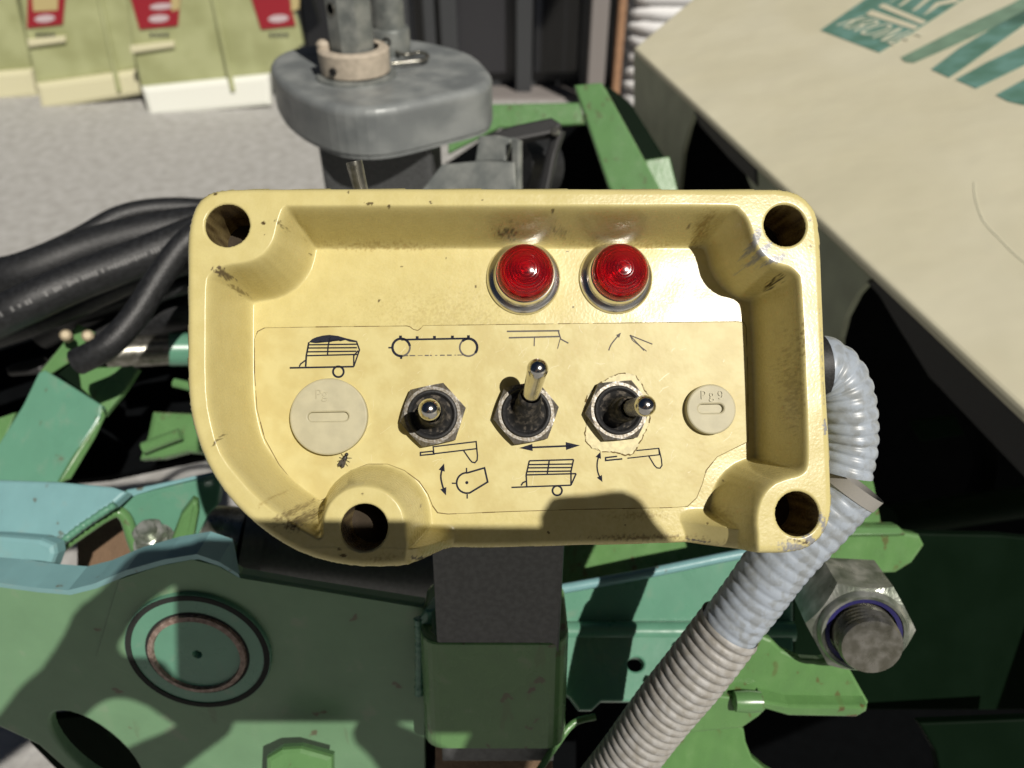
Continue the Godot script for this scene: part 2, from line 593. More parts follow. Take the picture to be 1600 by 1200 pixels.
func housing(root: Node3D) -> void:
	var outline := loop_on_panel([345, 299, 0, 400, 296, 0, 600, 295.5, 0, 800, 295.5, 0, 1000, 296, 0, 1180, 296.5, 0, 1215, 297, 0, 1245, 304, 0, 1266, 322, 0, 1276, 345, 0,
		1281, 400, 0, 1285, 500, 0, 1289, 600, 0, 1294, 700, 0, 1297, 770, 0, 1296, 800, 0, 1288, 826, 0, 1272, 846, 0, 1250, 858, 0, 1222, 862, 0, 1180, 861, -1.5, 1130, 857.5, -8, 1090, 851, -16,
		1060, 848, -21, 1000, 849, -23, 900, 851, -23, 800, 854, -23, 740, 856, -21, 705, 861, -13, 680, 870, -4, 655, 878, 0, 620, 883, 0, 570, 883.5, 0, 520, 877, 0, 470, 861, 0, 425, 835, 0, 385, 802, 0, 352, 765, 0,
		325, 720, 0, 308, 675, 0, 299, 630, 0, 296, 570, 0, 296, 480, 0, 296.5, 390, 0, 299, 355, 0, 308, 325, 0, 323, 308, 0], 2, 1.9)
	var pocket := loop_on_panel([445, 320, 0, 437, 332, 0, 431, 352, 0, 425, 374, 0, 410, 394, 0, 388, 405, 0, 362, 409, 0, 342, 415, 0, 326, 428, 0, 321, 450, 0, 320, 530, 0, 321, 610, 0, 328, 660, 0, 343, 708, 0,
		372, 748, 0, 406, 784, 0, 448, 815, 0, 480, 834, 0, 498, 843, 0, 508, 838, 0, 509, 818, 0, 514, 797, 0, 524, 781, 0, 543, 767, 0, 567, 762, 0, 592, 766, 0, 612, 778, 0, 626, 797, 0, 631, 820, 0, 634, 850, 0,
		648, 905, 0, 800, 930, 0, 1000, 930, 0, 1178, 920, 0, 1188, 850, 0, 1186, 820, 0, 1188, 795, 0, 1197, 772, 0, 1214, 756, 0, 1236, 748, 0, 1255, 742, 0, 1264, 728, 0, 1265, 690, 0,
		1260, 560, 0, 1254, 445, 0, 1248, 425, 0, 1234, 414, 0, 1212, 408, 0, 1195, 396, 0, 1183, 378, 0, 1177, 356, 0, 1169, 337, 0, 1156, 323, 0, 1138, 318, 0, 1000, 318, 0, 800, 318, 0, 600, 318, 0, 465, 318, 0], 2)
	kept_outline = outline
	var lo := Vector2(-0.090, -0.056)
	var cell := 0.0011
	var w := 160
	var h := 100
	var per := 4
	var W := w * per
	var H := h * per
	var fine := cell / per
	var fo := field(outline, lo, cell, w, h, W, H)
	var fp := field(pocket, lo, cell, w, h, W, H)
	var holes := []
	for i in range(0, HOLES.size(), 3):
		var c := on_panel(HOLES[i], HOLES[i + 1])
		holes.append([c, (on_panel(HOLES[i] + HOLES[i + 2], HOLES[i + 1]) - c).length()])
	# low ridges that run down from the two lower bosses along the open bottom edge
	var ridges := [[on_panel(1056, 814, -0.022), on_panel(1204, 832, -0.003), -DEPTH - 0.0004, -0.0030, 1.0], [on_panel(716, 842, -0.022), on_panel(638, 856, -0.001), -DEPTH - 0.0004, -0.0010, -1.0]]
	var grain := noise(140.0, 4, FastNoiseLite.TYPE_SIMPLEX_SMOOTH, 7)
	var wave := noise(45.0, 2, FastNoiseLite.TYPE_SIMPLEX_SMOOTH, 8)
	var hh := PackedFloat32Array()
	hh.resize(W * H)
	var state := PackedByteArray()          # 0 outside, 1 inside, 2 on an edge
	state.resize(W * H)
	var px := PackedVector2Array()
	px.resize(W * H)
	var e := 0.72 * fine
	for j in H:
		for i in W:
			var k := j * W + i
			var p := lo + Vector2(i, j) * fine
			px[k] = p
			var d := fo[k]
			var edge := d
			if d > -0.004:
				for q in holes:
					edge = minf(edge, p.distance_to(q[0]) - q[1])
			if edge < -e:
				state[k] = 0
			else:
				state[k] = 2 if edge <= e else 1
			if d < -0.004:
				hh[k] = -DEPTH
				continue
			var z := -DEPTH * wall(fp[k] - 0.0001, 0.0058)
			for r in ridges:
				var ab: Vector2 = r[1] - r[0]
				var t := clampf((p - r[0]).dot(ab) / ab.length_squared(), 0.0, 1.0)
				var s: float = (p - r[0]).dot(Vector2(ab.y, -ab.x).normalized()) * r[4]
				if s > -0.0062 and t > 0.0:
					var top: float = lerpf(r[2], r[3], t * t * (3.0 - 2.0 * t))
					var zr: float = top - 0.30 * s if s > 0.0 else top - (top + DEPTH) * wall(-s + 0.0009, 0.0050)
					var m := maxf(0.0016 - absf(z - zr), 0.0) / 0.0016
					z = maxf(z, zr) + m * m * 0.0004 * clampf((zr + DEPTH - 0.0006) / 0.003, 0.0, 1.0)
			var re := 0.0019
			var dd := clampf(d, 0.0, re)
			z -= re - sqrt(maxf(re * re - (re - dd) * (re - dd), 0.0))
			for q in holes:
				var g: float = p.distance_to(q[0]) - q[1]
				if g < 0.0005:
					var gg := clampf(g, 0.0, 0.0005)
					z -= 0.0005 - sqrt(maxf(0.00000025 - (0.0005 - gg) * (0.0005 - gg), 0.0))
			hh[k] = z + wave.get_noise_2dv(p) * 0.00012
	var b := Builder.new()
	var index := PackedInt32Array()
	index.resize(W * H)
	index.fill(-1)
	var base := Color(0.58, 0.505, 0.228)
	for j in range(1, H - 1):
		for i in range(1, W - 1):
			var k := j * W + i
			if state[k] == 0:
				continue
			var p := px[k]
			var z := hh[k]
			var nn := Vector3(hh[k - 1] - hh[k + 1], hh[k - W] - hh[k + W], 2.0 * fine).normalized()
			if state[k] == 2:
				var d := fo[k]
				var g := Vector2(fo[k + 1] - fo[k - 1], fo[k + W] - fo[k - W]).normalized()
				for q in holes:
					var dq: float = p.distance_to(q[0]) - q[1]
					if dq < d:
						d = dq
						g = (p - q[0]).normalized()
				p -= g * d
				nn = (nn + Vector3(-g.x, -g.y, 0) * 0.5).normalized()
			var gr := grain.get_noise_3d(p.x, p.y, z)
			b.tint = base * (1.0 + gr * 0.025)
			index[k] = b.vert(Vector3(p.x, p.y, z), nn, p)
	marks(b, index, px, W, H, lo, fine)
	var cells := PackedByteArray()
	cells.resize(W * H)
	for j in H - 1:
		for i in W - 1:
			var k := j * W + i
			if index[k] >= 0 and index[k + 1] >= 0 and index[k + W] >= 0 and index[k + W + 1] >= 0:
				cells[k] = 1
				b.ix.append_array([index[k], index[k + W], index[k + W + 1], index[k], index[k + W + 1], index[k + 1]])
	# side walls under every free edge
	for j in range(1, H - 1):
		for i in range(1, W - 1):
			var k := j * W + i
			if cells[k] == 0:
				continue
			for s in [[k - 1, k, k + W], [k + 1, k + 1, k + W + 1], [k - W, k, k + 1], [k + W, k + W, k + W + 1]]:
				if cells[s[0]] == 1:
					continue
				var a := index[s[1]]
				var c := index[s[2]]
				var mid := (b.v[a] + b.v[c]) * 0.5
				var is_hole := false
				var out := Vector3()
				for q in holes:
					var o2: Vector2 = Vector2(mid.x, mid.y) - q[0]
					if o2.length() < q[1] + fine * 2.0:
						is_hole = true
						out = Vector3(-o2.x, -o2.y, 0).normalized()
				var low := -0.0195 if is_hole else -DEPTH - 0.020
				if not is_hole:
					var g2 := Vector2(fo[k + 1] - fo[k - 1], fo[k + W] - fo[k - W]).normalized()
					out = Vector3(-g2.x, -g2.y, 0)
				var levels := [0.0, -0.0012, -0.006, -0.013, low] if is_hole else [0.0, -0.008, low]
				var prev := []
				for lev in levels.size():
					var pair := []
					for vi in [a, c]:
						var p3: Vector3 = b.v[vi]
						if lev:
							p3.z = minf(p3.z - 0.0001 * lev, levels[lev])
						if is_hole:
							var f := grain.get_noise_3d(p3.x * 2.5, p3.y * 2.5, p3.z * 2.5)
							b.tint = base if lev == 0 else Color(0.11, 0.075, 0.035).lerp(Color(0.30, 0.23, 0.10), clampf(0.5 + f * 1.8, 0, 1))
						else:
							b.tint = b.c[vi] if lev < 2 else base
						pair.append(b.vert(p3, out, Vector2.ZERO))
					if prev:
						b.face(prev[0], prev[1], pair[1], out)
						b.face(prev[0], pair[1], pair[0], out)
					prev = pair
	part("housing", b, M.paint, root, true)
	var back := Builder.new()
	var q3 := []
	for p in outline:
		q3.append(Vector3(p.x, p.y, -DEPTH - 0.0185))
	plate(back, q3, Vector3(0, 0, 1), 0.003, 0.0)
	back.c.fill(base)
	part("back_cover", back, M.paint, root, true)
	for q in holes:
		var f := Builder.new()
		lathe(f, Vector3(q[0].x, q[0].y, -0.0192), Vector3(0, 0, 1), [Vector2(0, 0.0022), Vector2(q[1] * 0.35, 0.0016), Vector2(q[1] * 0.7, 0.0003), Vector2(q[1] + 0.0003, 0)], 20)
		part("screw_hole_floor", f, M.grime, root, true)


# worn spots, dirt and chips in the paint: px, py, height mm, half sizes in mm, turn, threshold, kind
func marks(b: Builder, index: PackedInt32Array, px: PackedVector2Array, W: int, H: int, lo: Vector2, fine: float) -> void:
	var rough := noise(900.0, 4, FastNoiseLite.TYPE_SIMPLEX_SMOOTH, 17)
	var dirt := Color(0.075, 0.05, 0.022)
	var stain := Color(0.30, 0.215, 0.07)
	var metal := Color(0.27, 0.27, 0.27)
	var list := [
		[792, 374, -22, 5.0, 1.3, 0.0, 0.10, dirt, 0.9], [868, 374, -22, 4.6, 1.2, 0.05, 0.15, dirt, 0.8], [600, 386, -23, 30, 1.6, 0.0, 0.10, stain, 0.6], [980, 384, -23, 24, 1.6, 0.0, 0.05, stain, 0.65], [1090, 366, -18, 5, 4, 0.6, 0.12, stain, 0.8],
		[352, 430, -5, 1.9, 1.1, 0.2, -0.15, Color(0.13, 0.10, 0.06), 1.0], [384, 462, -21, 1.6, 1.0, 0.5, 0.0, Color(0.16, 0.12, 0.05), 0.8], [464, 383, -22, 1.8, 1.2, 0.6, 0.1, dirt, 0.7],
		[1185, 455, -21, 1.5, 1.1, 0.3, -0.1, Color(0.05, 0.035, 0.015), 1.0], [1190, 360, -6, 0.6, 3.5, 0.3, 0.0, dirt, 0.7], [1235, 530, -9, 1.1, 9.0, 0.0, 0.05, Color(0.20, 0.145, 0.06), 0.8], [1215, 600, -15, 2.0, 22.0, 0.0, 0.12, Color(0.24, 0.18, 0.07), 0.6],
		[494, 803, -22, 4.2, 2.0, -0.5, -0.25, Color(0.10, 0.07, 0.03), 0.95], [478, 793, -23, 5.5, 1.5, -0.6, -0.1, Color(0.16, 0.115, 0.05), 0.8], [450, 772, -22, 5.0, 0.9, -0.75, 0.1, stain, 0.6],
		[1010, 840, -23, 22.0, 1.3, 0.0, -0.05, Color(0.19, 0.14, 0.065), 0.75], [1000, 806, -23, 14, 2.5, 0.0, 0.12, stain, 0.5], [700, 500, -23.4, 40, 16, 0.0, 0.22, stain, 0.25], [1060, 480, -23.4, 20, 10, 0.0, 0.10, stain, 0.45],
		[1240, 856, 0, 4.4, 1.7, 0.05, -0.35, metal, 1.0], [1287, 820, 0, 1.4, 4.2, -0.45, -0.30, metal, 1.0], [1268, 845, 0, 2.8, 1.2, 0.6, -0.3, metal, 1.0], [1250, 846, -0.3, 4.5, 0.9, 0.15, 0.0, Color(0.08, 0.055, 0.03), 0.9],
		[1290, 668, 0, 0.55, 1.7, 0.0, -0.5, metal, 1.0], [1286, 590, -0.2, 0.35, 18.0, 0.0, 0.2, Color(0.20, 0.17, 0.12), 0.7], [1283, 540, -0.2, 0.35, 22.0, 0.0, 0.28, metal, 0.8], [1281, 400, -0.2, 0.3, 8.0, 0.0, 0.1, Color(0.25, 0.2, 0.12), 0.7],
		[1179, 376, -1, 0.75, 2.9, 0.30, -0.6, metal, 1.0], [1191, 394, -1, 0.85, 2.6, 0.75, -0.6, metal, 1.0], [1210, 406, -1, 2.5, 0.8, -0.3, -0.55, metal, 1.0],
		[1220, 297, -0.6, 6.0, 0.3, 0.0, 0.15, Color(0.20, 0.15, 0.07), 0.8], [336, 303, -0.3, 0.6, 0.5, 0.6, -0.3, dirt, 0.9], [655, 877, -0.5, 2.6, 0.7, 0.35, -0.1, Color(0.055, 0.045, 0.03), 0.9], [536, 868, 0, 0.9, 0.35, 0.0, -0.4, dirt, 0.9], [530, 858, 0, 0.6, 0.5, 0.0, 0.0, dirt, 0.7], [600, 872, 0, 8.0, 1.6, -0.2, 0.22, stain, 0.6],
		[345, 690, -4, 0.5, 3.0, 0.5, 0.12, dirt, 0.8], [360, 705, -7, 2.2, 7.0, 0.55, 0.22, Color(0.62, 0.53, 0.24), 0.8], [1130, 800, -14, 5, 4, 0.0, 0.22, stain, 0.6], [1110, 852, -10, 3.5, 0.4, 0.1, 0.0, Color(0.10, 0.09, 0.10), 0.9], [578, 321, -1.5, 1.2, 0.3, 0.0, -0.4, dirt, 0.9], [412, 348, 0, 0.35, 0.35, 0.0, -0.8, dirt, 1.0],
	]
	rng.seed = 31
	for s in 46:                                   # specks
		var c := Vector2(rng.randf_range(330, 1260), rng.randf_range(310, 845))
		list.append([c.x, c.y, -12.0, rng.randf_range(0.14, 0.32), rng.randf_range(0.14, 0.34), 0.0, -0.7, Color(0.09, 0.065, 0.03), 0.9])
	for m in list:
		var c := on_panel(m[0], m[1], m[2] * 0.001)
		var rx: float = m[3] * 0.001
		var ry: float = m[4] * 0.001
		var reach := maxf(rx, ry) * 1.5
		for j in range(maxi(1, int((c.y - reach - lo.y) / fine)), mini(H - 1, int((c.y + reach - lo.y) / fine) + 2)):
			for i in range(maxi(1, int((c.x - reach - lo.x) / fine)), mini(W - 1, int((c.x + reach - lo.x) / fine) + 2)):
				var k := index[j * W + i]
				if k < 0:
					continue
				var q := (px[j * W + i] - c).rotated(m[5]) / Vector2(rx, ry)
				var f := 1.0 - q.length() + rough.get_noise_3dv(b.v[k]) * 1.1 - 0.35 - float(m[6])
				if f > 0.0:
					b.c[k] = b.c[k].lerp(m[7], clampf(f * (5.0 if maxf(rx, ry) < 0.0041 else 1.8), 0, 1) * float(m[8]))


# flat ribbons of print on the panel floor
func stroke(b: Builder, pts: Array, width := 2.2, h := 0.00034, closed := false) -> void:
	var q := []
	for i in range(0, pts.size(), 2):
		q.append(on_panel(pts[i], pts[i + 1], -DEPTH))
	ribbon(b, q, width * 0.000205, h, closed)


func ribbon(b: Builder, q: Array, wide: float, h: float, closed := false) -> void:
	var k := q.size()
	var left := []
	var right := []
	for i in k:
		var a: Vector2 = q[(i - 1 + k) % k] if closed or i > 0 else q[i]
		var d: Vector2 = q[(i + 1) % k] if closed or i < k - 1 else q[i]
		var t1: Vector2 = (q[i] - a).normalized()
		var t2: Vector2 = (d - q[i]).normalized()
		if t1 == Vector2.ZERO: t1 = t2
		if t2 == Vector2.ZERO: t2 = t1
		var m := Vector2(-t1.y - t2.y, t1.x + t2.x)
		m = m / maxf(m.length_squared() * 0.5, 0.5) * wide * 0.5
		left.append(q[i] + m)
		right.append(q[i] - m)
	var z := -DEPTH + h
	var up := Vector3(0, 0, 1)
	for i in (k if closed else k - 1):
		var j := (i + 1) % k
		b.quad(Vector3(left[i].x, left[i].y, z), Vector3(left[j].x, left[j].y, z), Vector3(right[j].x, right[j].y, z), Vector3(right[i].x, right[i].y, z), up)


func fill(b: Builder, pts: Array, h := 0.00034) -> void:
	var q := PackedVector2Array()
	for i in range(0, pts.size(), 2):
		q.append(on_panel(pts[i], pts[i + 1], -DEPTH))
	var t := Geometry2D.triangulate_polygon(q)
	for i in range(0, t.size(), 3):
		b.tri(Vector3(q[t[i]].x, q[t[i]].y, -DEPTH + h), Vector3(q[t[i + 1]].x, q[t[i + 1]].y, -DEPTH + h), Vector3(q[t[i + 2]].x, q[t[i + 2]].y, -DEPTH + h), Vector3(0, 0, 1))


func ring(b: Builder, cx: float, cy: float, r: float, width := 2.2, from := 0.0, to := TAU) -> void:
	var pts := []
	var k := 30
	for i in (k if to - from > 6.28 else k + 1):
		var a := from + (to - from) * i / k
		pts.append_array([cx + cos(a) * r, cy + sin(a) * r])
	stroke(b, pts, width, 0.00034, to - from > 6.28)


func arrow_head(b: Builder, tip: Vector2, dir: Vector2, long: float, half: float) -> void:
	var d := dir.normalized()
	var s := Vector2(-d.y, d.x) * half
	var a := tip - d * long
	fill(b, [tip.x, tip.y, a.x + s.x, a.y + s.y, a.x - s.x, a.y - s.y])


func curved_arrow(b: Builder, pts: Array, width: float, both: bool, long := 12.0, half := 5.0) -> void:
	var q := []
	for i in range(0, pts.size(), 2):
		q.append(Vector2(pts[i], pts[i + 1]))
	q = smooth_loop(q, 6, false)
	var flat := []
	for p in q.slice(2, q.size() - 2):
		flat.append_array([p.x, p.y])
	stroke(b, flat, width)
	arrow_head(b, q[-1], q[-1] - q[-4], long, half)
	if both:
		arrow_head(b, q[0], q[0] - q[3], long, half)


func symbols(root: Node3D) -> void:
	var b := Builder.new()                       # loaded wagon
	stroke(b, [453, 575, 553, 573], 2.4)
	stroke(b, [478, 573, 479, 556, 483, 535], 2.4)
	for l in [[479, 556, 560, 554], [480, 550, 557, 549], [481, 544, 558, 543.5], [482, 539, 559, 538], [516, 527, 513, 541], [513, 541, 512, 555], [557, 533, 562, 547, 553, 573], [553, 555, 553, 573], [560, 548, 553, 556], [468, 573, 470, 569, 478, 563]]:
		stroke(b, l, 2.0)
	fill(b, [483, 535, 488, 530, 495, 527, 505, 524.5, 515, 523.5, 528, 525, 540, 528.5, 557, 532.5, 556, 535, 546, 534, 540, 531.5, 532, 533.5, 524, 530.5, 518, 534.5, 508, 535, 500, 533, 494, 536.5, 488, 535])
	ring(b, 529, 581, 8.3, 2.8)
	part("printed_symbol", b, M.ink, root, true, "printed outline of a loaded wagon")
	b = Builder.new()                            # conveyor
	ring(b, 627, 543, 13.6, 3.4, PI * 0.45, PI * 1.95)
	ring(b, 732, 543, 13.6, 3.6, -PI * 0.75, PI * 0.22)
	stroke(b, [627, 531, 732, 529], 2.6)
	for p in [[626, 527], [652, 528], [679, 527.5], [707, 527], [732, 526.5]]:
		stroke(b, [p[0] - 2.2, p[1], p[0] + 2.2, p[1]], 4.4)
	stroke(b, [607, 543.5, 614, 543.5], 2.2)
	stroke(b, [627, 557, 627, 561], 3.0)
	part("printed_symbol", b, M.ink, root, true, "printed outline of a conveyor belt on two rollers")
	b = Builder.new()
	ring(b, 627, 543, 13.6, 2.6, -PI * 0.05, PI * 0.45)
	ring(b, 732, 543, 13.6, 2.4, PI * 0.22, PI * 1.25)
	rng.seed = 5
	var x := 632.0
	while x < 726.0:
		var l := rng.randf_range(2.0, 9.0)
		stroke(b, [x, 556.0 - (x - 630.0) * 0.012, minf(x + l, 728.0), 556.0 - (x + l - 630.0) * 0.012], rng.randf_range(0.7, 1.7))
		x += l + rng.randf_range(1.0, 5.0)
	stroke(b, [792, 518, 874, 517], 2.2); stroke(b, [795, 528, 874, 526], 2.2); stroke(b, [835, 528, 834.5, 541], 1.6)
	stroke(b, [872, 517, 876, 530, 888, 536.5], 1.9); stroke(b, [875, 530, 871, 545], 1.2)
	curved_arrow(b, [950, 551, 955, 538, 970, 520], 1.8, false, 8, 3.2)
	stroke(b, [984, 524, 1006, 548], 1.4); stroke(b, [984, 524, 1019, 538], 1.6); stroke(b, [988, 532, 1010, 549], 1.2); stroke(b, [984, 524, 988, 532], 1.4)
	part("faded_symbol", b, M.worn_ink, root, true, "faded printed lines of a tailgate and arrows")
	b = Builder.new()                            # folding drawbar
	for t in [[0, 0, 1.0], [0, 0, 0.0]].slice(0, 1):
		stroke(b, [677, 698, 744, 690, 745, 701, 678, 709], 1.9, 0.00034, true)
		stroke(b, [657, 707, 676.5, 705, 678, 709.5, 657, 711.5], 2.0, 0.00034, true)
		stroke(b, [724, 703.5, 734, 718, 737.5, 722, 742, 723, 745.5, 719, 746, 712, 744, 690], 1.9)
	part("printed_symbol", b, M.ink, root, true, "printed outline of a folding drawbar, left one")
	b = Builder.new()                            # pickup with turning arrow
	curved_arrow(b, [694, 724, 689, 742, 691, 757, 697, 774], 2.4, true)
	var pts := [757, 731, 762, 753, 734, 770]
	for i in 13:
		var a := lerpf(PI * 0.44, PI * 1.53, i / 12.0)
		pts.append_array([729.5 + cos(a) * 16.0, 754.5 + sin(a) * 16.0])
	stroke(b, pts, 2.5, 0.00034, true)
	stroke(b, [729, 731, 729, 738], 1.9); stroke(b, [706, 755, 713, 755], 1.9); stroke(b, [730, 772, 730, 779], 1.9)
	ring(b, 729.5, 754, 1.1, 2.4)
	part("printed_symbol", b, M.ink, root, true, "printed outline of a pickup with a turning arrow")
	b = Builder.new()                            # double arrow over empty wagon
	stroke(b, [826, 699.3, 892, 696.6], 2.6)
	arrow_head(b, Vector2(811, 700), Vector2(-95, 4), 21, 5.6); arrow_head(b, Vector2(906, 696), Vector2(95, -4), 22, 6.2)
	for l in [[827, 720, 896, 718], [827, 720, 822, 742, 823, 760], [825, 726, 895, 725], [824, 731, 894, 730.5], [823, 737, 893, 736], [823, 742, 900, 740], [896, 718, 892, 737, 892, 758], [900, 740, 892, 758], [858, 720, 855, 740], [799, 761.5, 892, 758], [814, 758.5, 817, 754, 822, 752]]:
		stroke(b, l, 2.1)
	ring(b, 870.5, 766.5, 7.4, 2.6)
	part("printed_symbol", b, M.ink, root, true, "printed double arrow over an empty wagon")
	b = Builder.new()                            # second drawbar, partly torn away
	curved_arrow(b, [938, 706, 933, 722, 934, 738, 941, 753], 2.0, true, 10, 4.5)
	stroke(b, [994, 704, 1029, 700.5, 1030, 710.5, 980, 716], 1.7); stroke(b, [972, 717, 946, 719.5, 946, 715, 964, 713], 2.2)
	stroke(b, [1013, 712, 1022, 727, 1026, 731, 1031, 731.5, 1034, 727, 1033, 717, 1029, 700.5], 1.7)
	part("printed_symbol", b, M.ink, root, true, "printed outline of a folding drawbar, partly torn away")


func film(root: Node3D) -> void:
	var pts := [414, 512.5, 500, 511, 636, 509.5, 641, 511, 646, 515, 653, 516.5, 658, 513, 661, 509, 800, 507, 1000, 504.5, 1150, 502.5, 1162, 504, 1165.5, 512, 1168, 600, 1168.5, 690, 1150, 699, 1120, 714, 1103, 735, 1097, 756, 1088, 778, 1074, 791, 1050, 793,
		900, 796, 800, 799, 700, 803, 684, 801, 676, 790, 669, 772, 655, 752, 632, 735, 606, 725, 575, 725, 548, 735, 528, 757, 512, 777, 499, 783, 486, 779, 462, 758, 436, 725, 414, 685, 402, 640, 398, 580, 398, 530, 403, 518]
	var q := []
	for i in range(0, pts.size(), 2):
		q.append(on_panel(pts[i], pts[i + 1], -DEPTH))
	var b := Builder.new()
	var q3 := []
	for p in q:
		q3.append(Vector3(p.x, p.y, -DEPTH + 0.00026))
	plate(b, q3, Vector3(0, 0, 1), 0.0006, 0.0001)
	part("printed_film", b, M.film, root, true)
	# the dirty line where the film ends, broken here and there
	var e := Builder.new()
	var n := noise(180.0, 3, FastNoiseLite.TYPE_SIMPLEX_SMOOTH, 77)
	var dense := []
	for i in q.size():
		var a: Vector2 = q[i]
		var d: Vector2 = q[(i + 1) % q.size()]
		var k := maxi(1, int(a.distance_to(d) / 0.0006))
		for s in k:
			dense.append(a.lerp(d, float(s) / k))
	var run := []
	for i in dense.size() + 1:
		var p: Vector2 = dense[i % dense.size()]
		var f := n.get_noise_2dv(p)
		if f > -0.6:
			run.append(p)
		if (f <= -0.6 or i == dense.size() or run.size() > 6) and run.size() > 1:
			ribbon(e, run, clampf(0.00016 + f * 0.00022, 0.00009, 0.0003), 0.0003)
			run = [p] if f > -0.6 else []
	part("film_edge_dirt", e, M.seam, root, true)
	# where the film is torn away round the right-hand switch the paint shows
	var t := Builder.new()
	var torn := [941, 598, 952, 590, 966, 585, 980, 583, 992, 588, 1000, 596, 1005, 610, 1012, 618, 1016, 640, 1014, 662, 1006, 676, 1000, 690, 994, 700, 990, 708, 982, 711, 968, 709, 955, 706, 938, 703, 926, 699, 916, 690, 914, 676, 918, 660, 914, 640, 919, 618, 930, 606]
	var tq := []
	for i in range(0, torn.size(), 2):
		tq.append(on_panel(torn[i], torn[i + 1], -DEPTH))
	tq = smooth_loop(tq, 4)
	for i in tq.size():
		tq[i] += Vector2(n.get_noise_2dv(tq[i] * 9.0), n.get_noise_2dv(tq[i] * 9.0 + Vector2(5, 5))) * 0.0007
	var t3 := []
	for p in tq:
		t3.append(Vector3(p.x, p.y, -DEPTH + 0.00036))
	plate(t, t3, Vector3(0, 0, 1), 0.0002, 0.0)
	part("torn_patch", t, M.bare_paint, root, true)
	var te := Builder.new()
	for i in tq.size():
		var f := n.get_noise_2dv(tq[i] * 3.0)
		if f > -0.16:
			ribbon(te, [tq[i], tq[(i + 1) % tq.size()]], clampf(0.00022 + f * 0.0006, 0.0001, 0.0007), 0.0004)
	part("torn_patch_edge", te, M.seam, root, true)


func scratches(root: Node3D) -> void:
	var b := Builder.new()
	rng.seed = 88
	for k in 120:
		var c := Vector2(rng.randf_range(540, 790), rng.randf_range(525, 730)) if k % 2 else Vector2(rng.randf_range(760, 1160), rng.randf_range(515, 790))
		var a := rng.randfn(-0.95, 0.45) if k % 3 else rng.randf_range(0, TAU)
		var l := rng.randf_range(4.0, 22.0)
		var d := Vector2(cos(a), sin(a)) * l
		var bend := Vector2(-d.y, d.x) * rng.randf_range(-0.15, 0.15)
		stroke(b, [c.x, c.y, c.x + d.x * 0.5 + bend.x, c.y + d.y * 0.5 + bend.y, c.x + d.x, c.y + d.y], rng.randf_range(0.18, 0.55), 0.00030)
	part("fine_scratches", b, M.scratch, root, true)


func lamp(root: Node3D, px: float, py: float) -> void:
	var c := on_panel(px, py, -DEPTH)
	var o := Vector3(c.x, c.y, -DEPTH)
	var z := Vector3(0, 0, 1)
	var l := Node3D.new()
	l.name = numbered("indicator_lamp", root)
	root.add_child(l, true)
	l.position = o
	var b := Builder.new()
	var bz := []
	for q in [[10.7, -0.3], [10.9, 0.4], [10.7, 1.1], [10.1, 1.7], [9.3, 1.9], [8.9, 2.1], [8.7, 2.6], [8.6, 5.8], [8.45, 6.2], [8.1, 6.3], [7.7, 6.0], [7.6, 3.0]]:
		bz.append(Vector2(q[0], q[1]) * 0.001)
	lathe(b, Vector3.ZERO, z, bz, 64)
	part("bezel", b, M.bezel_chrome, l, true)
	# faceted lens: a rim of small flutes, then stepped rings up to a smooth cap
	var outer := []
	for i in 12:
		var a := PI / 2 * i / 11.0
		outer.append(Vector2(8.1 * cos(a), 9.3 + 5.6 * sin(a)) * 0.001)
	outer.clear()
	for i in 61:
		var a := PI / 2 * i / 60.0
		var rr := 8.25 * cos(a)
		var bump := 0.0
		if rr > 1.9 and rr < 7.3:
			bump = 0.075 * maxf(0.0, sin((rr - 1.9) / 0.78 * TAU))
		outer.append(Vector2(rr + bump * cos(a), 7.0 + (5.8 + bump) * sin(a)) * 0.001)
	b = Builder.new()
	lathe(b, Vector3.ZERO, z, [Vector2(0.0074, 0.0058), Vector2(0.0082, 0.0059)] + outer, 64)
	# the inner face with moulded rings closes the solid
	var inner := [Vector2(0.0, 11.2)]
	for i in 8:
		var r1 := 0.55 + i * 0.86
		var y := 7.4 + 3.6 * sqrt(maxf(1.0 - pow(r1 / 7.6, 2.0), 0.0))
		inner.append_array([Vector2(r1, y + 0.12), Vector2(r1 + 0.12, y - 0.55), Vector2(r1 + 0.5, y - 0.25)])
	inner.append(Vector2(7.4, 5.8))
	var iv := []
	for p in inner:
		iv.append(p * 0.001)
	iv.reverse()
	var b2 := Builder.new()
	lathe(b2, Vector3.ZERO, z, iv, 64)
	for i in b2.n.size():
		b2.n[i] = -b2.n[i]
	var base := b.v.size()
	b.v.append_array(b2.v); b.n.append_array(b2.n); b.c.append_array(b2.c); b.uv.append_array(b2.uv)
	for i in range(0, b2.ix.size(), 3):
		b.ix.append_array([base + b2.ix[i], base + b2.ix[i + 2], base + b2.ix[i + 1]])
	part("lens", b, M.red_lens, l, true)
	b = Builder.new()
	lathe(b, Vector3.ZERO, z, [Vector2(7.5, 5.6) * 0.001, Vector2(6.3, 3.8) * 0.001, Vector2(4.0, 2.7) * 0.001, Vector2(0.0, 2.4) * 0.001], 32)
	part("reflector", b, M.reflector, l, true)
	b = Builder.new()
	lathe(b, Vector3.ZERO, z, [Vector2(1.6, 2.5) * 0.001, Vector2(1.8, 5.4) * 0.001, Vector2(1.3, 6.5) * 0.001, Vector2(0.0, 7.0) * 0.001], 20)
	part("bulb", b, M.bulb, l, true)


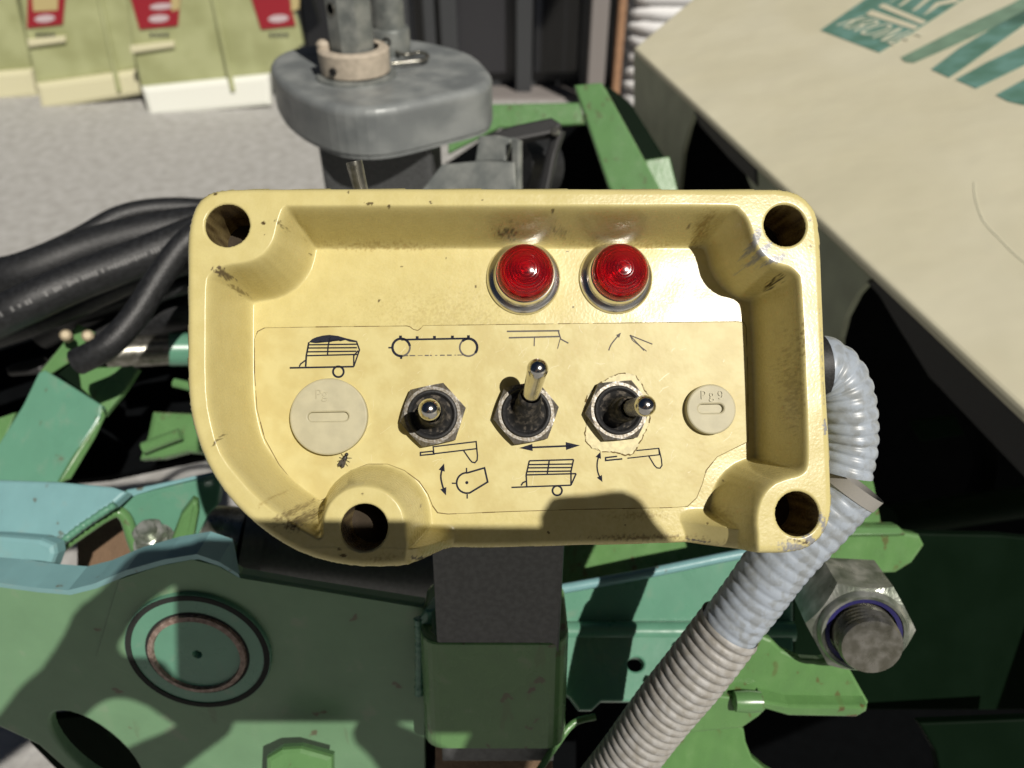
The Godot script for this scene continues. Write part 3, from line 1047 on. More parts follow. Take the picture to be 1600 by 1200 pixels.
func toggle(root: Node3D, px: float, py: float, turn: float, tipx: float, tipy: float, tiph: float) -> void:
	var c := on_panel(px, py, -DEPTH + 0.003)
	var z := Vector3(0, 0, 1)
	var s := Node3D.new()
	s.name = numbered("toggle_switch", root)
	root.add_child(s, true)
	s.position = Vector3(c.x, c.y, -DEPTH)
	var b := Builder.new()
	hex_nut(b, Vector3(0, 0, 0.0002), z, 0.0166, 0.0036, 0.0069, turn, Vector3.RIGHT)
	part("nut", b, M.worn_chrome, s, true)
	b = Builder.new()
	lathe(b, Vector3.ZERO, z, [Vector2(7.1, 2.5) * 0.001, Vector2(7.1, 4.0) * 0.001, Vector2(6.8, 4.7) * 0.001, Vector2(6.3, 4.85) * 0.001, Vector2(5.8, 4.5) * 0.001, Vector2(5.55, 3.9) * 0.001], 48)
	part("rubber_ring", b, M.rubber, s, true)
	var q := on_panel(tipx, tipy, -DEPTH + tiph) - c
	var tip := Vector3(q.x, q.y, tiph)
	var pivot := Vector3(0, 0, 0.0035)
	var ax := (tip - pivot).normalized()
	b = Builder.new()
	var rows := []
	var ins := []
	var e1 := perp(ax)
	var e2 := ax.cross(e1)
	var prof := [[5.75, 0.0], [5.0, -0.1], [4.3, 0.25], [3.8, 1.0], [3.6, 2.2], [3.75, 2.9], [3.5, 3.6], [3.3, 4.2], [3.25, 5.2], [3.4, 6.0], [3.2, 6.8], [2.75, 7.2]]
	for i in prof.size():
		var row := []
		var f := clampf((i - 1) / 4.0, 0.0, 1.0)
		for k in 40:
			var a := TAU * k / 40
			var flat: Vector3 = Vector3(cos(a), sin(a), 0) * prof[i][0] * 0.001 + Vector3(0, 0, 0.0040 + prof[i][1] * 0.001)
			var u := (Vector3(cos(a), sin(a), 0) - ax * (ax.x * cos(a) + ax.y * sin(a))).normalized()
			var lean: Vector3 = pivot + u * prof[i][0] * 0.001 + ax * (0.0008 + prof[i][1] * 0.001)
			row.append(flat.lerp(lean, f))
		rows.append(row)
		ins.append(Vector3(0, 0, -0.004) if i < 3 else pivot + ax * prof[i][1] * 0.0005)
	b.grid(rows, true, ins)
	part("boot", b, M.dusty_rubber, s, true)
	b = Builder.new()
	var long := (tip - pivot).length()
	var r := 0.0029
	var lp := [Vector2(0.00225, 0.004), Vector2(0.00245, long * 0.6), Vector2(0.0027, long - 0.0012), Vector2(r, long)]
	for i in range(1, 9):
		var a := PI / 2 * i / 8.0
		lp.append(Vector2(r * cos(a), long + r * sin(a)))
	lathe(b, pivot, ax, lp, 32)
	part("lever", b, M.chrome, s, true)


func plug(root: Node3D, px: float, py: float, rad: float, slot: Array, words: String, tx: float, ty: float, size: float) -> void:
	var c := on_panel(px, py, -DEPTH + 0.002)
	var s := Node3D.new()
	s.name = numbered("blanking_plug", root)
	root.add_child(s, true)
	s.position = Vector3(c.x, c.y, -DEPTH)
	var r := (on_panel(px + rad, py, -DEPTH + 0.002) - c).length()
	var h := 0.0028
	var rim := []
	for i in 56:
		rim.append(Vector3(cos(TAU * i / 56) * r, sin(TAU * i / 56) * r, h))
	var a := on_panel(slot[0], slot[1], -DEPTH + h) - c
	var d := on_panel(slot[2], slot[3], -DEPTH + h) - c
	var w := (d - a).normalized()
	var hw: float = slot[4]
	var hole := []
	for i in 22:
		var t := PI * (i % 11) / 10.0
		var end := d if i < 11 else a
		var dir := w if i < 11 else -w
		var p: Vector2 = end + (dir * sin(t) + Vector2(dir.y, -dir.x) * cos(t)) * hw
		hole.append(Vector3(p.x, p.y, h))
	var b := Builder.new()
	plate(b, rim, Vector3(0, 0, 1), h, 0.0005, [hole])
	part("disc", b, M.plug, s, true)
	b = Builder.new()
	var flo := []
	for p in hole:
		flo.append(p + Vector3(0, 0, -0.0011))
	plate(b, flo, Vector3(0, 0, 1), 0.0008, 0.0)
	part("slot_floor", b, M.plug, s, true)
	var t := TextMesh.new()
	t.text = words
	t.font = font
	t.font_size = 32
	t.pixel_size = size / 32.0
	t.depth = 0.0004
	t.curve_step = 1.0
	var m := MeshInstance3D.new()
	m.name = "raised_lettering"
	m.mesh = t
	m.material_override = M.plug
	s.add_child(m, true)
	var tp := on_panel(tx, ty, -DEPTH + h) - c
	m.position = Vector3(tp.x, tp.y, h + 0.00012)


var font := SystemFont.new()


func control_panel() -> void:
	var root := thing("control_panel", "yellow cast metal control panel with two red lamps and three chrome toggle switches", "control panel", po)
	root.basis = pb
	housing(root)
	film(root)
	symbols(root)
	scratches(root)
	lamp(root, 818, 435)
	lamp(root, 962, 434)
	toggle(root, 676, 648, deg_to_rad(12), 671, 640, 0.0215)
	toggle(root, 822, 645, deg_to_rad(10), 840, 577, 0.0195)
	toggle(root, 966, 641, deg_to_rad(5), 1008, 634, 0.0205)
	plug(root, 514, 651, 60.5, [488, 651.5, 537, 650.5, 0.00125], "Pg", 502, 616, 0.0034)
	plug(root, 1110.5, 639.5, 38.5, [1098, 638.5, 1124, 638, 0.00125], "P g 9", 1112, 617.5, 0.0023)
	var b := Builder.new()                       # chrome lever of a switch on the top side
	tube(b, path3([572, 330, 0.232, 561, 285, 0.229, 553, 252, 0.227], 3), [0.0021, 0.0021, 0.0022, 0.0023, 0.0024, 0.0025, 0.0024], 20)
	part("top_switch_lever", b, M.steel, root)
	b = Builder.new()                            # flat steel bar that carries the panel
	var w := po - pb.z * (DEPTH + 0.021)
	var p1 := at(776, 780, 0.247)
	var p2 := at(776, 1190, 0.305)
	var down := (p2 - p1).normalized()
	var nn := R.cross(down).normalized()
	if nn.dot(EYE - p1) < 0: nn = -nn
	plate(b, [p1 - R * 0.0215 - down * 0.04, p1 + R * 0.0225 - down * 0.04, p2 + R * 0.0225, p2 - R * 0.0215], nn, 0.008, 0.0008)
	part("mounting_bar", b, M.dark_steel, root)
	b = Builder.new()
	box(b, w - pb.z * 0.008 + pb.y * 0.004, pb.x * 0.03, pb.y * 0.03, pb.z * 0.0085, 0.001)
	part("mounting_block", b, M.dark_steel, root)
	b = Builder.new()                            # gland where the conduit enters
	tube(b, [at(1240, 575, 0.232), at(1284, 572, 0.232)], [0.0095], 24)
	part("cable_gland", b, M.rubber, root)


func fly() -> void:
	var c := on_panel(537, 720, -DEPTH + 0.001)
	var o := po + pb * Vector3(c.x, c.y, -DEPTH + 0.0003)
	var f := thing("fly", "tiny dark dead fly lying below the larger round plug on the yellow panel", "insect", o)
	f.basis = pb.scaled(Vector3.ONE) * Basis().scaled(Vector3.ONE * 0.78)
	var ax := Vector3(0.42, 0.9, 0).normalized()
	var b := Builder.new()
	lathe(b, Vector3(0, 0, 0.0009) - ax * 0.0014, ax, [Vector2(0, -0.0012), Vector2(0.0006, -0.0008), Vector2(0.00085, 0.0), Vector2(0.0008, 0.0009), Vector2(0.0005, 0.0014), Vector2(0.0008, 0.0018), Vector2(0.0009, 0.0026), Vector2(0.0006, 0.0033), Vector2(0.0004, 0.0034), Vector2(0.00068, 0.0038), Vector2(0.0005, 0.0044), Vector2(0, 0.0046)], 12)
	part("body", b, M.fly_body, f, true)
	for s in [-1.0, 1.0]:
		b = Builder.new()
		var side: Vector3 = Vector3(ax.y, -ax.x, 0) * s
		var r := Vector3(0, 0, 0.0017) + ax * 0.0009
		plate(b, [r + side * 0.0002, r + side * 0.001 - ax * 0.0008, r + side * 0.0013 - ax * 0.0028, r + side * 0.0006 - ax * 0.0036, r + side * 0.0001 - ax * 0.002], Vector3(0, 0, 1), 0.00005, 0.0)
		part("wing", b, M.fly_wing, f, true)
	b = Builder.new()
	for k in 3:
		for s in [-1.0, 1.0]:
			var side: Vector3 = Vector3(ax.y, -ax.x, 0) * s
			var a := Vector3(0, 0, 0.0007) + ax * (0.0012 - k * 0.0005)
			tube(b, [a, a + side * 0.0014 + ax * (0.0006 - k * 0.0007) + Vector3(0, 0, 0.0006), a + side * 0.0021 + ax * (0.0008 - k * 0.0011) - Vector3(0, 0, 0.0006)], [0.00009], 5, false)
	part("legs", b, M.fly_body, f, true)


# ---------------------------------------------------------------- the wagon around it
func corrugated(b: Builder, path: Array, rad: float, pitch: float, amp: float, seg := 36, sag := 0.0) -> void:
	var total := 0.0
	var lens := [0.0]
	for i in path.size() - 1:
		total += path[i].distance_to(path[i + 1])
		lens.append(total)
	var rows := []
	var ins := []
	var e1 := Vector3()
	var steps := int(total / pitch * 7.0)
	var k := 0
	for s in steps + 1:
		var l := total * s / steps
		while k < path.size() - 2 and lens[k + 1] < l:
			k += 1
		var f: float = clampf((l - lens[k]) / maxf(lens[k + 1] - lens[k], 1e-6), 0, 1)
		var p: Vector3 = path[k].lerp(path[k + 1], f)
		var t0: Vector3 = (path[mini(k + 1, path.size() - 1)] - path[maxi(k - 1, 0)]).normalized()
		var t1: Vector3 = (path[mini(k + 2, path.size() - 1)] - path[k]).normalized()
		var t := t0.lerp(t1, f).normalized()
		e1 = perp(t) if s == 0 else (e1 - t * e1.dot(t)).normalized()
		var e2 := t.cross(e1)
		var row := []
		for q in seg:
			var a := TAU * q / seg
			var ph := l / pitch * TAU + a                       # the ribs run round as a spiral
			var rr := rad - amp * (pow(0.5 + 0.5 * cos(ph), 2.5) - 0.2) + sag * sin(l * 90.0 + a * 2.0)
			row.append(p + (e1 * cos(a) + e2 * sin(a)) * rr)
		rows.append(row)
		ins.append(p)
	b.grid(rows, true, ins)


func conduit() -> void:
	var c := thing("cable_conduit", "ribbed plastic cable conduit, pale blue above and grey below, looping out behind panel", "conduit", at(1100, 1100, 0.235))
	var b := Builder.new()
	corrugated(b, path3([1262, 572, 0.232, 1290, 576, 0.233, 1312, 600, 0.234, 1322, 640, 0.235, 1322, 690, 0.237, 1312, 738, 0.238], 8), 0.0092, 0.0036, 0.0006, 40, 0.0004)
	part("upper_loop", b, M.conduit_blue, c)
	b = Builder.new()
	corrugated(b, path3([1324, 762, 0.240, 1275, 815, 0.243, 1222, 872, 0.247, 1175, 935, 0.253, 1123, 1001, 0.260], 6), 0.0100, 0.0037, 0.00035, 40, 0.00012)
	part("blue_sleeve", b, M.conduit_blue, c)
	b = Builder.new()
	tube(b, [at(1334, 750, 0.239), at(1320, 766, 0.240)], [0.0106, 0.0103], 30, false)
	part("torn_end", b, M.torn_edge, c)
	b = Builder.new()
	corrugated(b, path3([1142, 977, 0.257, 1090, 1045, 0.264, 1035, 1112, 0.273, 975, 1192, 0.284, 915, 1270, 0.294, 820, 1400, 0.31, 700, 1580, 0.34, 560, 1800, 0.40], 6), 0.0108, 0.0034, 0.0008, 40, 0.00012)
	part("grey_hose", b, M.conduit_grey, c)


func frame() -> void:
	var f := thing("wagon_drawbar", "green steel drawbar frame of the wagon with welded plates and round pivot cover", "drawbar", at(400, 1050, 0.31))
	var face := plane_at(460, 1120, 0.313, Vector3(0, 0.25, 0.97))
	var hole := ellipse(face, 150, 1172, 88, 34, deg_to_rad(38))
	sheet("side_beam", f, face, [-420, 880, 0, 912, 60, 920, 110, 924, 150, 914, 200, 893, 260, 876, 310, 868, 345, 880, 375, 899, 470, 916, 560, 930, 662, 946, 664, 1300, 160, 1300, 105, 1205, 60, 1165, 0, 1137, -420, 1060], 0.0045, M.faded_green, 0.0012, [hole])
	sheet("rear_web", f, Plane(face.normal, face.d - 0.035), [60, 1125, 260, 1105, 300, 1300, 190, 1300, 80, 1195, 46, 1160], 0.004, M.dark_green)  # near-black stands for the shade inside the hollow beam
	var fl := Builder.new()                      # flange along its top edge, sky sheen put into its paler colour
	var edge := trace(face, [-420, 880, 0, 912, 60, 920, 110, 924, 150, 914, 200, 893, 260, 876, 310, 868, 345, 880, 375, 899, 470, 916, 560, 930, 662, 946])
	for i in edge.size() - 1:
		var up := Vector3(0, 0.0014, 0)
		var off: Vector3 = face.normal * 0.0007
		if i > 8:
			break
		var ins: Vector3 = face.normal * -0.0137
		var ins2: Vector3 = face.normal * (-0.0137 if i < 8 else 0.0)
		fl.quad(edge[i] + up + off, edge[i + 1] + up + off, edge[i + 1] + up + ins2, edge[i] + up + ins, Vector3.UP)
		fl.quad(edge[i] + up + off, edge[i + 1] + up + off, edge[i + 1] - up + off, edge[i] - up + off, face.normal)
		fl.quad(edge[i] + up + ins, edge[i + 1] + up + ins2, edge[i + 1] - up + ins2, edge[i] - up + ins, -face.normal)
	part("top_flange", fl, M.faded_sheen_teal, f)
	var b := Builder.new()                       # doubler plate whose edge shows as a thin line
	plate(b, trace(Plane(face.normal, face.d + 0.0005), [150, 1027, 186, 905, 250, 884, 300, 874, 340, 884, 375, 903, 662, 950, 664, 1290, 640, 1290, 460, 1182, 300, 1102]), face.normal, 0.003, 0.0002)
	part("doubler_plate", b, M.faded_green, f)
	var rp := Plane(face.normal, face.d + 0.0016)
	var rc := on(rp, 310, 1019)
	var rr := 0.0275
	b = Builder.new()
	lathe(b, rc, face.normal, [Vector2(rr + 0.0006, -0.002), Vector2(rr + 0.0003, 0.0006), Vector2(rr - 0.0002, 0.0006), Vector2(rr - 0.0004, -0.0016), Vector2(rr - 0.0015, -0.0016), Vector2(rr - 0.0018, 0.0005), Vector2(0.0195, 0.0008), Vector2(0.0193, -0.001), Vector2(0.0150, -0.001)], 64)
	part("pivot_ring", b, M.teal, f)
	for q in [[0.0253, 0.0276], [0.0189, 0.0200]]:
		b = Builder.new()
		lathe(b, rc, face.normal, [Vector2(q[1], 0.0003), Vector2(q[1] - 0.0001, 0.0009), Vector2(q[0] + 0.0001, 0.0009), Vector2(q[0], 0.0003)], 64)
		part("groove_band", b, M.groove, f)  # near-black rings laid over the two grooves
	b = Builder.new()
	lathe(b, rc, face.normal, [Vector2(0.0195, -0.002), Vector2(0.0189, 0.0004), Vector2(0.0186, 0.0020), Vector2(0.0168, 0.0024), Vector2(0.0163, 0.0006)], 64)
	part("pivot_rim", b, M.bare_metal, f)
	b = Builder.new()
	lathe(b, rc, face.normal, [Vector2(0.0167, 0.0), Vector2(0.0164, 0.0010), Vector2(0.0020, 0.0012), Vector2(0.0016, 0.0006), Vector2(0.0008, -0.0015), Vector2(0.0, -0.0016)], 64)
	part("pivot_cap", b, M.teal, f)
	# upper arm with its folded flange, gusset and bolt
	var top := plane_at(100, 800, 0.345, Vector3(0, 0.86, 0.5))
	sheet("arm_flange", f, top, [-420, 735, 0, 749, 90, 752, 175, 760, 198, 768, 178, 786, 130, 818, 88, 850, 60, 842, 0, 838, -420, 828], 0.006, M.faded_sheen_teal, 0.0015)  # bluish sky sheen of this top face is in its colour
	sheet("arm_lip", f, plane_at(20, 865, 0.330, Vector3(0, 0.6, 0.8)), [-420, 826, 0, 837, 62, 842, 84, 851, 86, 866, 78, 888, 62, 896, 0, 896, -420, 884], 0.008, M.faded_sheen_teal, 0.0022)
	sheet("arm_flange", f, plane_at(270, 756, 0.365, Vector3(0.05, 0.9, 0.42)), [196, 764, 240, 756, 345, 733, 347, 744, 240, 768, 200, 782], 0.006, M.faded_sheen_teal, 0.0012)
	sheet("gusset", f, plane_at(270, 810, 0.365, Vector3(0.12, 0.45, 0.88)), [198, 778, 240, 766, 345, 742, 340, 790, 324, 806, 308, 840, 300, 874, 232, 884, 216, 858, 205, 825, 192, 803, 182, 797], 0.008, M.teal, 0.001)
	var arch := Builder.new()
	tube(arch, path3([84, 872, 0.347, 92, 858, 0.348, 130, 830, 0.352, 168, 805, 0.357, 186, 800, 0.36, 198, 812, 0.36, 206, 838, 0.358, 214, 860, 0.355], 4), [0.0028], 10)
	part("arch_edge", arch, M.green, f)
	sheet("rusty_plate", f, plane_at(180, 870, 0.42, Vector3(0, 0.8, 0.6)), [120, 840, 160, 790, 260, 800, 260, 910, 120, 910], 0.004, M.rust)
	sheet("weld_fin", f, plane_at(290, 830, 0.352, Vector3(0.3, 0.35, 0.88)), [301, 782, 309, 786, 311, 800, 304, 838, 292, 872, 268, 876, 266, 850, 282, 806], 0.006, M.green, 0.002)
	var bolt_axis := Vector3(0.05, 0.97, 0.22).normalized()
	b = Builder.new()
	hex_nut(b, at(241, 846, 0.352), bolt_axis, 0.0135, 0.005, 0.0045, 0.3)
	lathe(b, at(241, 846, 0.352) - bolt_axis * 0.0012, bolt_axis, [Vector2(0.009, 0.0), Vector2(0.009, 0.0014), Vector2(0.004, 0.0014)], 28)
	hex_nut(b, at(241, 846, 0.352) + bolt_axis * 0.0048, bolt_axis, 0.0125, 0.0048, 0.0040, 0.6)
	lathe(b, at(241, 846, 0.352), bolt_axis, [Vector2(0.0042, 0.004), Vector2(0.0042, 0.0125), Vector2(0.0036, 0.0132), Vector2(0.0, 0.0132)], 24)
	part("bolt", b, M.patina, f)
	b = Builder.new()
	lathe(b, at(1000, 1300, 0.31), Vector3(0.1, 0.4, 0.9), [Vector2(0.008, 0), Vector2(0.006, 0.006), Vector2(0, 0.008)], 16)
	rng.seed = 44
	for wl in [[at(654, 965, 0.286), at(656, 1010, 0.289), at(655, 1085, 0.294)], [at(196, 772, 0.364), at(245, 763, 0.367), at(343, 744, 0.369)], trace(top, [90, 852, 132, 820, 180, 788])]:
		b = Builder.new()
		var dense := smooth_loop(wl, 14, false)
		var rad := []
		for k in dense.size():
			rad.append(0.0011 + 0.0007 * absf(sin(k * 1.3)) + rng.randf_range(0, 0.0003))
		tube(b, dense, rad, 8)
		part("weld_bead", b, M.teal, f)
	# small green lug near the bottom edge
	sheet("lug", f, plane_at(470, 1190, 0.30, Vector3(0.1, 0.7, 0.7)), [415, 1185, 440, 1170, 470, 1168, 520, 1182, 520, 1240, 415, 1240], 0.006, M.green, 0.002)
	# rectangular socket that holds the bar of the panel
	var s1 := at(772, 996, 0.278)
	var s2 := at(773, 1160, 0.296)
	var dn := (s2 - s1)
	var sn := R.cross(dn).normalized()
	if sn.dot(EYE - s1) < 0: sn = -sn
	var wx := 0.0272
	var dep := 0.019
	var outer := []
	var inner := []
	for loop in [[outer, wx, dep, 0.008], [inner, wx - 0.004, dep - 0.004, 0.0045]]:
		for k in 24:
			var a := TAU * (k + 0.5) / 24
			var q := Vector2(cos(a), sin(a))
			var core := Vector2(loop[1] - loop[3], loop[2] - loop[3])
			var p: Vector2 = Vector2(core.x * signf(q.x), core.y * signf(q.y)) + q * loop[3]
			loop[0].append(s1 + R * p.x + sn * (p.y - dep + 0.003))
	b = Builder.new()
	plate(b, outer, -dn, dn.length(), 0.001, [inner])
	part("socket", b, M.green, f)
	sheet("socket_lug", f, plane_at(664, 1010, 0.288, Vector3(-0.3, 0.3, 0.9)), [652, 968, 664, 956, 676, 956, 676, 1085, 660, 1088, 650, 1075], 0.012, M.teal, 0.002)
	sheet("lower_bracket", f, plane_at(770, 1190, 0.318, Vector3(0, 0.4, 0.9)), [680, 1163, 862, 1160, 866, 1260, 680, 1260], 0.008, M.rust)
	# folded cross plate right of the socket
	var up := plane_at(1000, 930, 0.335, Vector3(0.02, 0.62, 0.78))
	sheet("cross_plate_upper", f, up, [850, 925, 1000, 898, 1120, 873, 1240, 850, 1240, 985, 850, 985], 0.006, M.teal, 0.001)
	var lowp := plane_of(Vector3(850, 985, 0.331), Vector3(1240, 985, 0.331), Vector3(1000, 1100, 0.318))
	var lh := ellipse(lowp, 993, 1038, 13, 11, 0.0, 18)
	sheet("cross_plate_lower", f, lowp, [850, 987, 1240, 987, 1240, 1096, 940, 1096, 925, 1110, 905, 1110, 890, 1090, 850, 1060], 0.006, M.teal, 0.001, [lh])
	b = Builder.new()
	tube(b, [at(845, 986, 0.3335), at(1240, 986, 0.3335)], [0.0042], 16)
	part("fold", b, M.teal, f)
	b = Builder.new()
	tube(b, [on(up, 850, 925), on(up, 1000, 898), on(up, 1120, 873), on(up, 1240, 850)], [0.0022], 10)
	part("worn_edge", b, M.faded_sheen_teal, f)
	sheet("floor_plate", f, plane_at(980, 870, 0.40, Vector3(0, 0.9, 0.43)), [860, 800, 1290, 790, 1290, 905, 840, 960], 0.006, M.worn_green)
	b = Builder.new()
	tube(b, path3([835, 1215, 0.30, 868, 1165, 0.302, 896, 1130, 0.305, 930, 1120, 0.307], 4), [0.0014], 8)
	part("weld_rod", b, M.green, f)


func right_brackets() -> void:
	var f := thing("pickup_bracket", "bright green bracket plates behind the grey conduit, carrying the big hexagon nut", "bracket", at(1240, 1060, 0.32))
	var a := plane_at(1300, 850, 0.345, Vector3(0.05, 0.55, 0.83))
	sheet("upper_plate", f, plane_at(1330, 780, 0.37, Vector3(0.1, 0.35, 0.93)), [1220, 742, 1362, 738, 1368, 760, 1380, 826, 1384, 850, 1220, 850], 0.008, M.worn_green, 0.0015)
	sheet("shelf_plate", f, a, [1200, 822, 1405, 822, 1416, 832, 1438, 836, 1446, 852, 1426, 880, 1400, 896, 1200, 900], 0.007, M.worn_green, 0.0018)
	sheet("shelf_edge", f, plane_at(1330, 830, 0.342, Vector3(0, 0.9, 0.4)), [1210, 822, 1404, 822, 1416, 834, 1210, 838], 0.003, M.green, 0.001)
	var p := plane_at(1250, 1060, 0.300, Vector3(0, 0.5, 0.86))
	sheet("nut_plate", f, p, [1120, 1020, 1192, 994, 1206, 1000, 1222, 1016, 1252, 1030, 1282, 1032, 1310, 1025, 1322, 1034, 1358, 1098, 1354, 1106, 1230, 1104, 1186, 1092, 1160, 1104, 1120, 1100], 0.004, M.worn_green, 0.0012)
	sheet("nut_plate_edge", f, plane_at(1280, 1108, 0.297, Vector3(0, 0.15, 0.99)), [1190, 1096, 1232, 1104, 1356, 1105, 1354, 1112, 1338, 1121, 1232, 1119, 1186, 1106], 0.008, M.worn_green, 0.001)
	var b := Builder.new()
	lathe(b, at(1168, 1096, 0.297), R, [Vector2(0, -0.006), Vector2(0.0038, -0.005), Vector2(0.0042, 0.0), Vector2(0.0038, 0.0052), Vector2(0, 0.006)], 16)
	part("hinge_knuckle", b, M.green, f)
	sheet("hinge_tab", f, plane_at(1130, 1120, 0.300, Vector3(0, 0.4, 0.9)), [1060, 1078, 1150, 1090, 1200, 1106, 1186, 1120, 1160, 1138, 1080, 1146, 1060, 1140], 0.005, M.worn_green, 0.001)
	var cut := [1010, 1127, 1150, 1128, 1163, 1140, 1166, 1160, 1176, 1185, 1200, 1205, 1240, 1230, 1240, 1300, 1010, 1300]
	sheet("lower_plate", f, plane_at(1090, 1180, 0.315, Vector3(0, 0.6, 0.8)), cut, 0.006, M.worn_green, 0.001)
	sheet("guard_plate", f, plane_at(1520, 1180, 0.36, Vector3(-0.1, 0.6, 0.8)), [1436, 1130, 1700, 1120, 1700, 1300, 1460, 1300, 1468, 1205, 1462, 1175], 0.006, M.dark_green, 0.001)  # shade over this plate is put into its colour
	sheet("rear_plate", f, plane_at(1480, 950, 0.40, Vector3(0, 0.5, 0.86)), [1360, 832, 1560, 836, 1700, 850, 1700, 1110, 1240, 1110, 1240, 900], 0.006, M.dark_green, 0.001)  # near-black albedo stands in for shade fallen on the plate
	var ax := Vector3(-0.12, 0.40, 0.90).normalized()
	var back := at(1318, 934, 0.302)
	var hh := 0.023
	var n := thing("large_hex_nut", "big weathered steel hexagon nut with its bolt end, right of the conduit", "nut", back)
	b = Builder.new()
	hex_nut(b, back, ax, 0.0335, hh, 0.0125, 0.0, R)
	part("nut", b, M.patina, n)
	b = Builder.new()
	lathe(b, back, ax, [Vector2(0.0160, hh - 0.001), Vector2(0.0158, hh + 0.0015), Vector2(0.0148, hh + 0.0028), Vector2(0.0136, hh + 0.0024), Vector2(0.0132, hh - 0.001)], 40)
	part("collar", b, M.patina, n)
	b = Builder.new()
	lathe(b, back, ax, [Vector2(0.0134, hh - 0.0005), Vector2(0.0134, hh + 0.0020), Vector2(0.0118, hh + 0.0016)], 40)
	part("locking_insert", b, M.lens_violet, n)
	b = Builder.new()
	var pr := [Vector2(0.0118, hh - 0.006)]
	for k in 5:
		pr.append_array([Vector2(0.0110, hh + 0.0002 + k * 0.0020), Vector2(0.0103, hh + 0.0012 + k * 0.0020)])
	pr.append_array([Vector2(0.0108, hh + 0.0098), Vector2(0.0102, hh + 0.0110), Vector2(0.0096, hh + 0.0111), Vector2(0.0, hh + 0.0108)])
	lathe(b, back, ax, pr, 40)
	part("bolt_end", b, M.steel, n)


func hoses() -> void:
	var list := [
		[[-400, 560, 0.48, -60, 452, 0.50, 40, 412, 0.50, 120, 376, 0.51, 190, 338, 0.52, 260, 326, 0.53, 340, 330, 0.54, 420, 350, 0.55], 0.0075, "black hydraulic hose that arches highest, behind the panel's upper left corner"],
		[[-400, 580, 0.45, -60, 452, 0.46, 40, 425, 0.46, 140, 388, 0.47, 240, 362, 0.48, 330, 350, 0.49, 420, 350, 0.5], 0.0120, "thick black hydraulic hose just under the topmost one, left of the panel"],
		[[-400, 640, 0.41, -60, 520, 0.43, 30, 480, 0.43, 120, 440, 0.44, 220, 402, 0.45, 320, 362, 0.46, 420, 330, 0.47], 0.0112, "black hydraulic hose with a line of pale print along it"],
		[[330, 350, 0.42, 285, 385, 0.415, 245, 440, 0.41, 210, 495, 0.405, 168, 540, 0.40, 120, 566, 0.40], 0.0070, "thin black hose that bends down steeply towards the green channel"],
		[[60, 520, 0.52, 160, 470, 0.52, 250, 440, 0.52, 340, 420, 0.53, 420, 410, 0.53], 0.012, "dark hose in shadow between the printed hose and the chrome rod"],
		[[-400, 600, 0.47, -60, 490, 0.49, 60, 462, 0.49, 150, 428, 0.50, 240, 392, 0.50, 330, 356, 0.50, 420, 340, 0.51], 0.0075, "thin black hose squeezed between the two thick ones"],
		[[90, 500, 0.50, 170, 478, 0.50, 240, 452, 0.50, 300, 402, 0.50, 360, 372, 0.50], 0.0070, "thin dark hose crossing low in the bundle beside the panel"],
		[[-400, 540, 0.50, -60, 474, 0.485, 60, 436, 0.48, 150, 402, 0.48, 230, 384, 0.48, 320, 372, 0.48], 0.0060, "thin glossy hose lying across the top of the bundle"],
		[[-400, 690, 0.47, -60, 548, 0.47, 40, 512, 0.47, 130, 476, 0.48, 220, 436, 0.48, 320, 404, 0.49], 0.0068, "thin hose just below the hose with print"],
		[[120, 540, 0.50, 190, 500, 0.50, 250, 458, 0.50, 320, 440, 0.50], 0.0060, "short dark hose above the chrome rod"],
		[[190, 510, 0.53, 260, 490, 0.53, 340, 478, 0.53, 420, 475, 0.53], 0.0135, "lowest dark hose, running in behind the panel's left edge"],
	]
	for h in list:
		var t := thing("hydraulic_hose", h[2], "hose", at(h[0][6], h[0][7], h[0][8]), "black hoses left of the panel")
		var b := Builder.new()
		tube(b, path3(h[0], 6), [h[1]], 20)
		part("rubber_tube", b, M.hose, t)
		if h[1] == 0.0112:
			b = Builder.new()
			rng.seed = 9
			var pth := path3(h[0].slice(3), 40)
			for k in range(20, 150, 2):
				if rng.randf() < 0.30:
					continue
				var tg: Vector3 = (pth[k + 1] - pth[k]).normalized()
				var view: Vector3 = (EYE - pth[k]).normalized()
				var up := (U - tg * U.dot(tg)).normalized()
				var nrm := (view * 0.95 + up * 0.05 - tg * (view * 0.95 + up * 0.05).dot(tg)).normalized()
				var o: Vector3 = pth[k] + nrm * (h[1] + 0.0001)
				var s := tg.cross(nrm)
				var hs := rng.randf_range(0.0009, 0.0016)
				b.quad(o - tg * 0.0007 - s * hs, o + tg * 0.0007 - s * hs, o + tg * 0.0007 + s * hs, o - tg * 0.0007 + s * hs, nrm)
			part("printed_line", b, M.print_white, t)


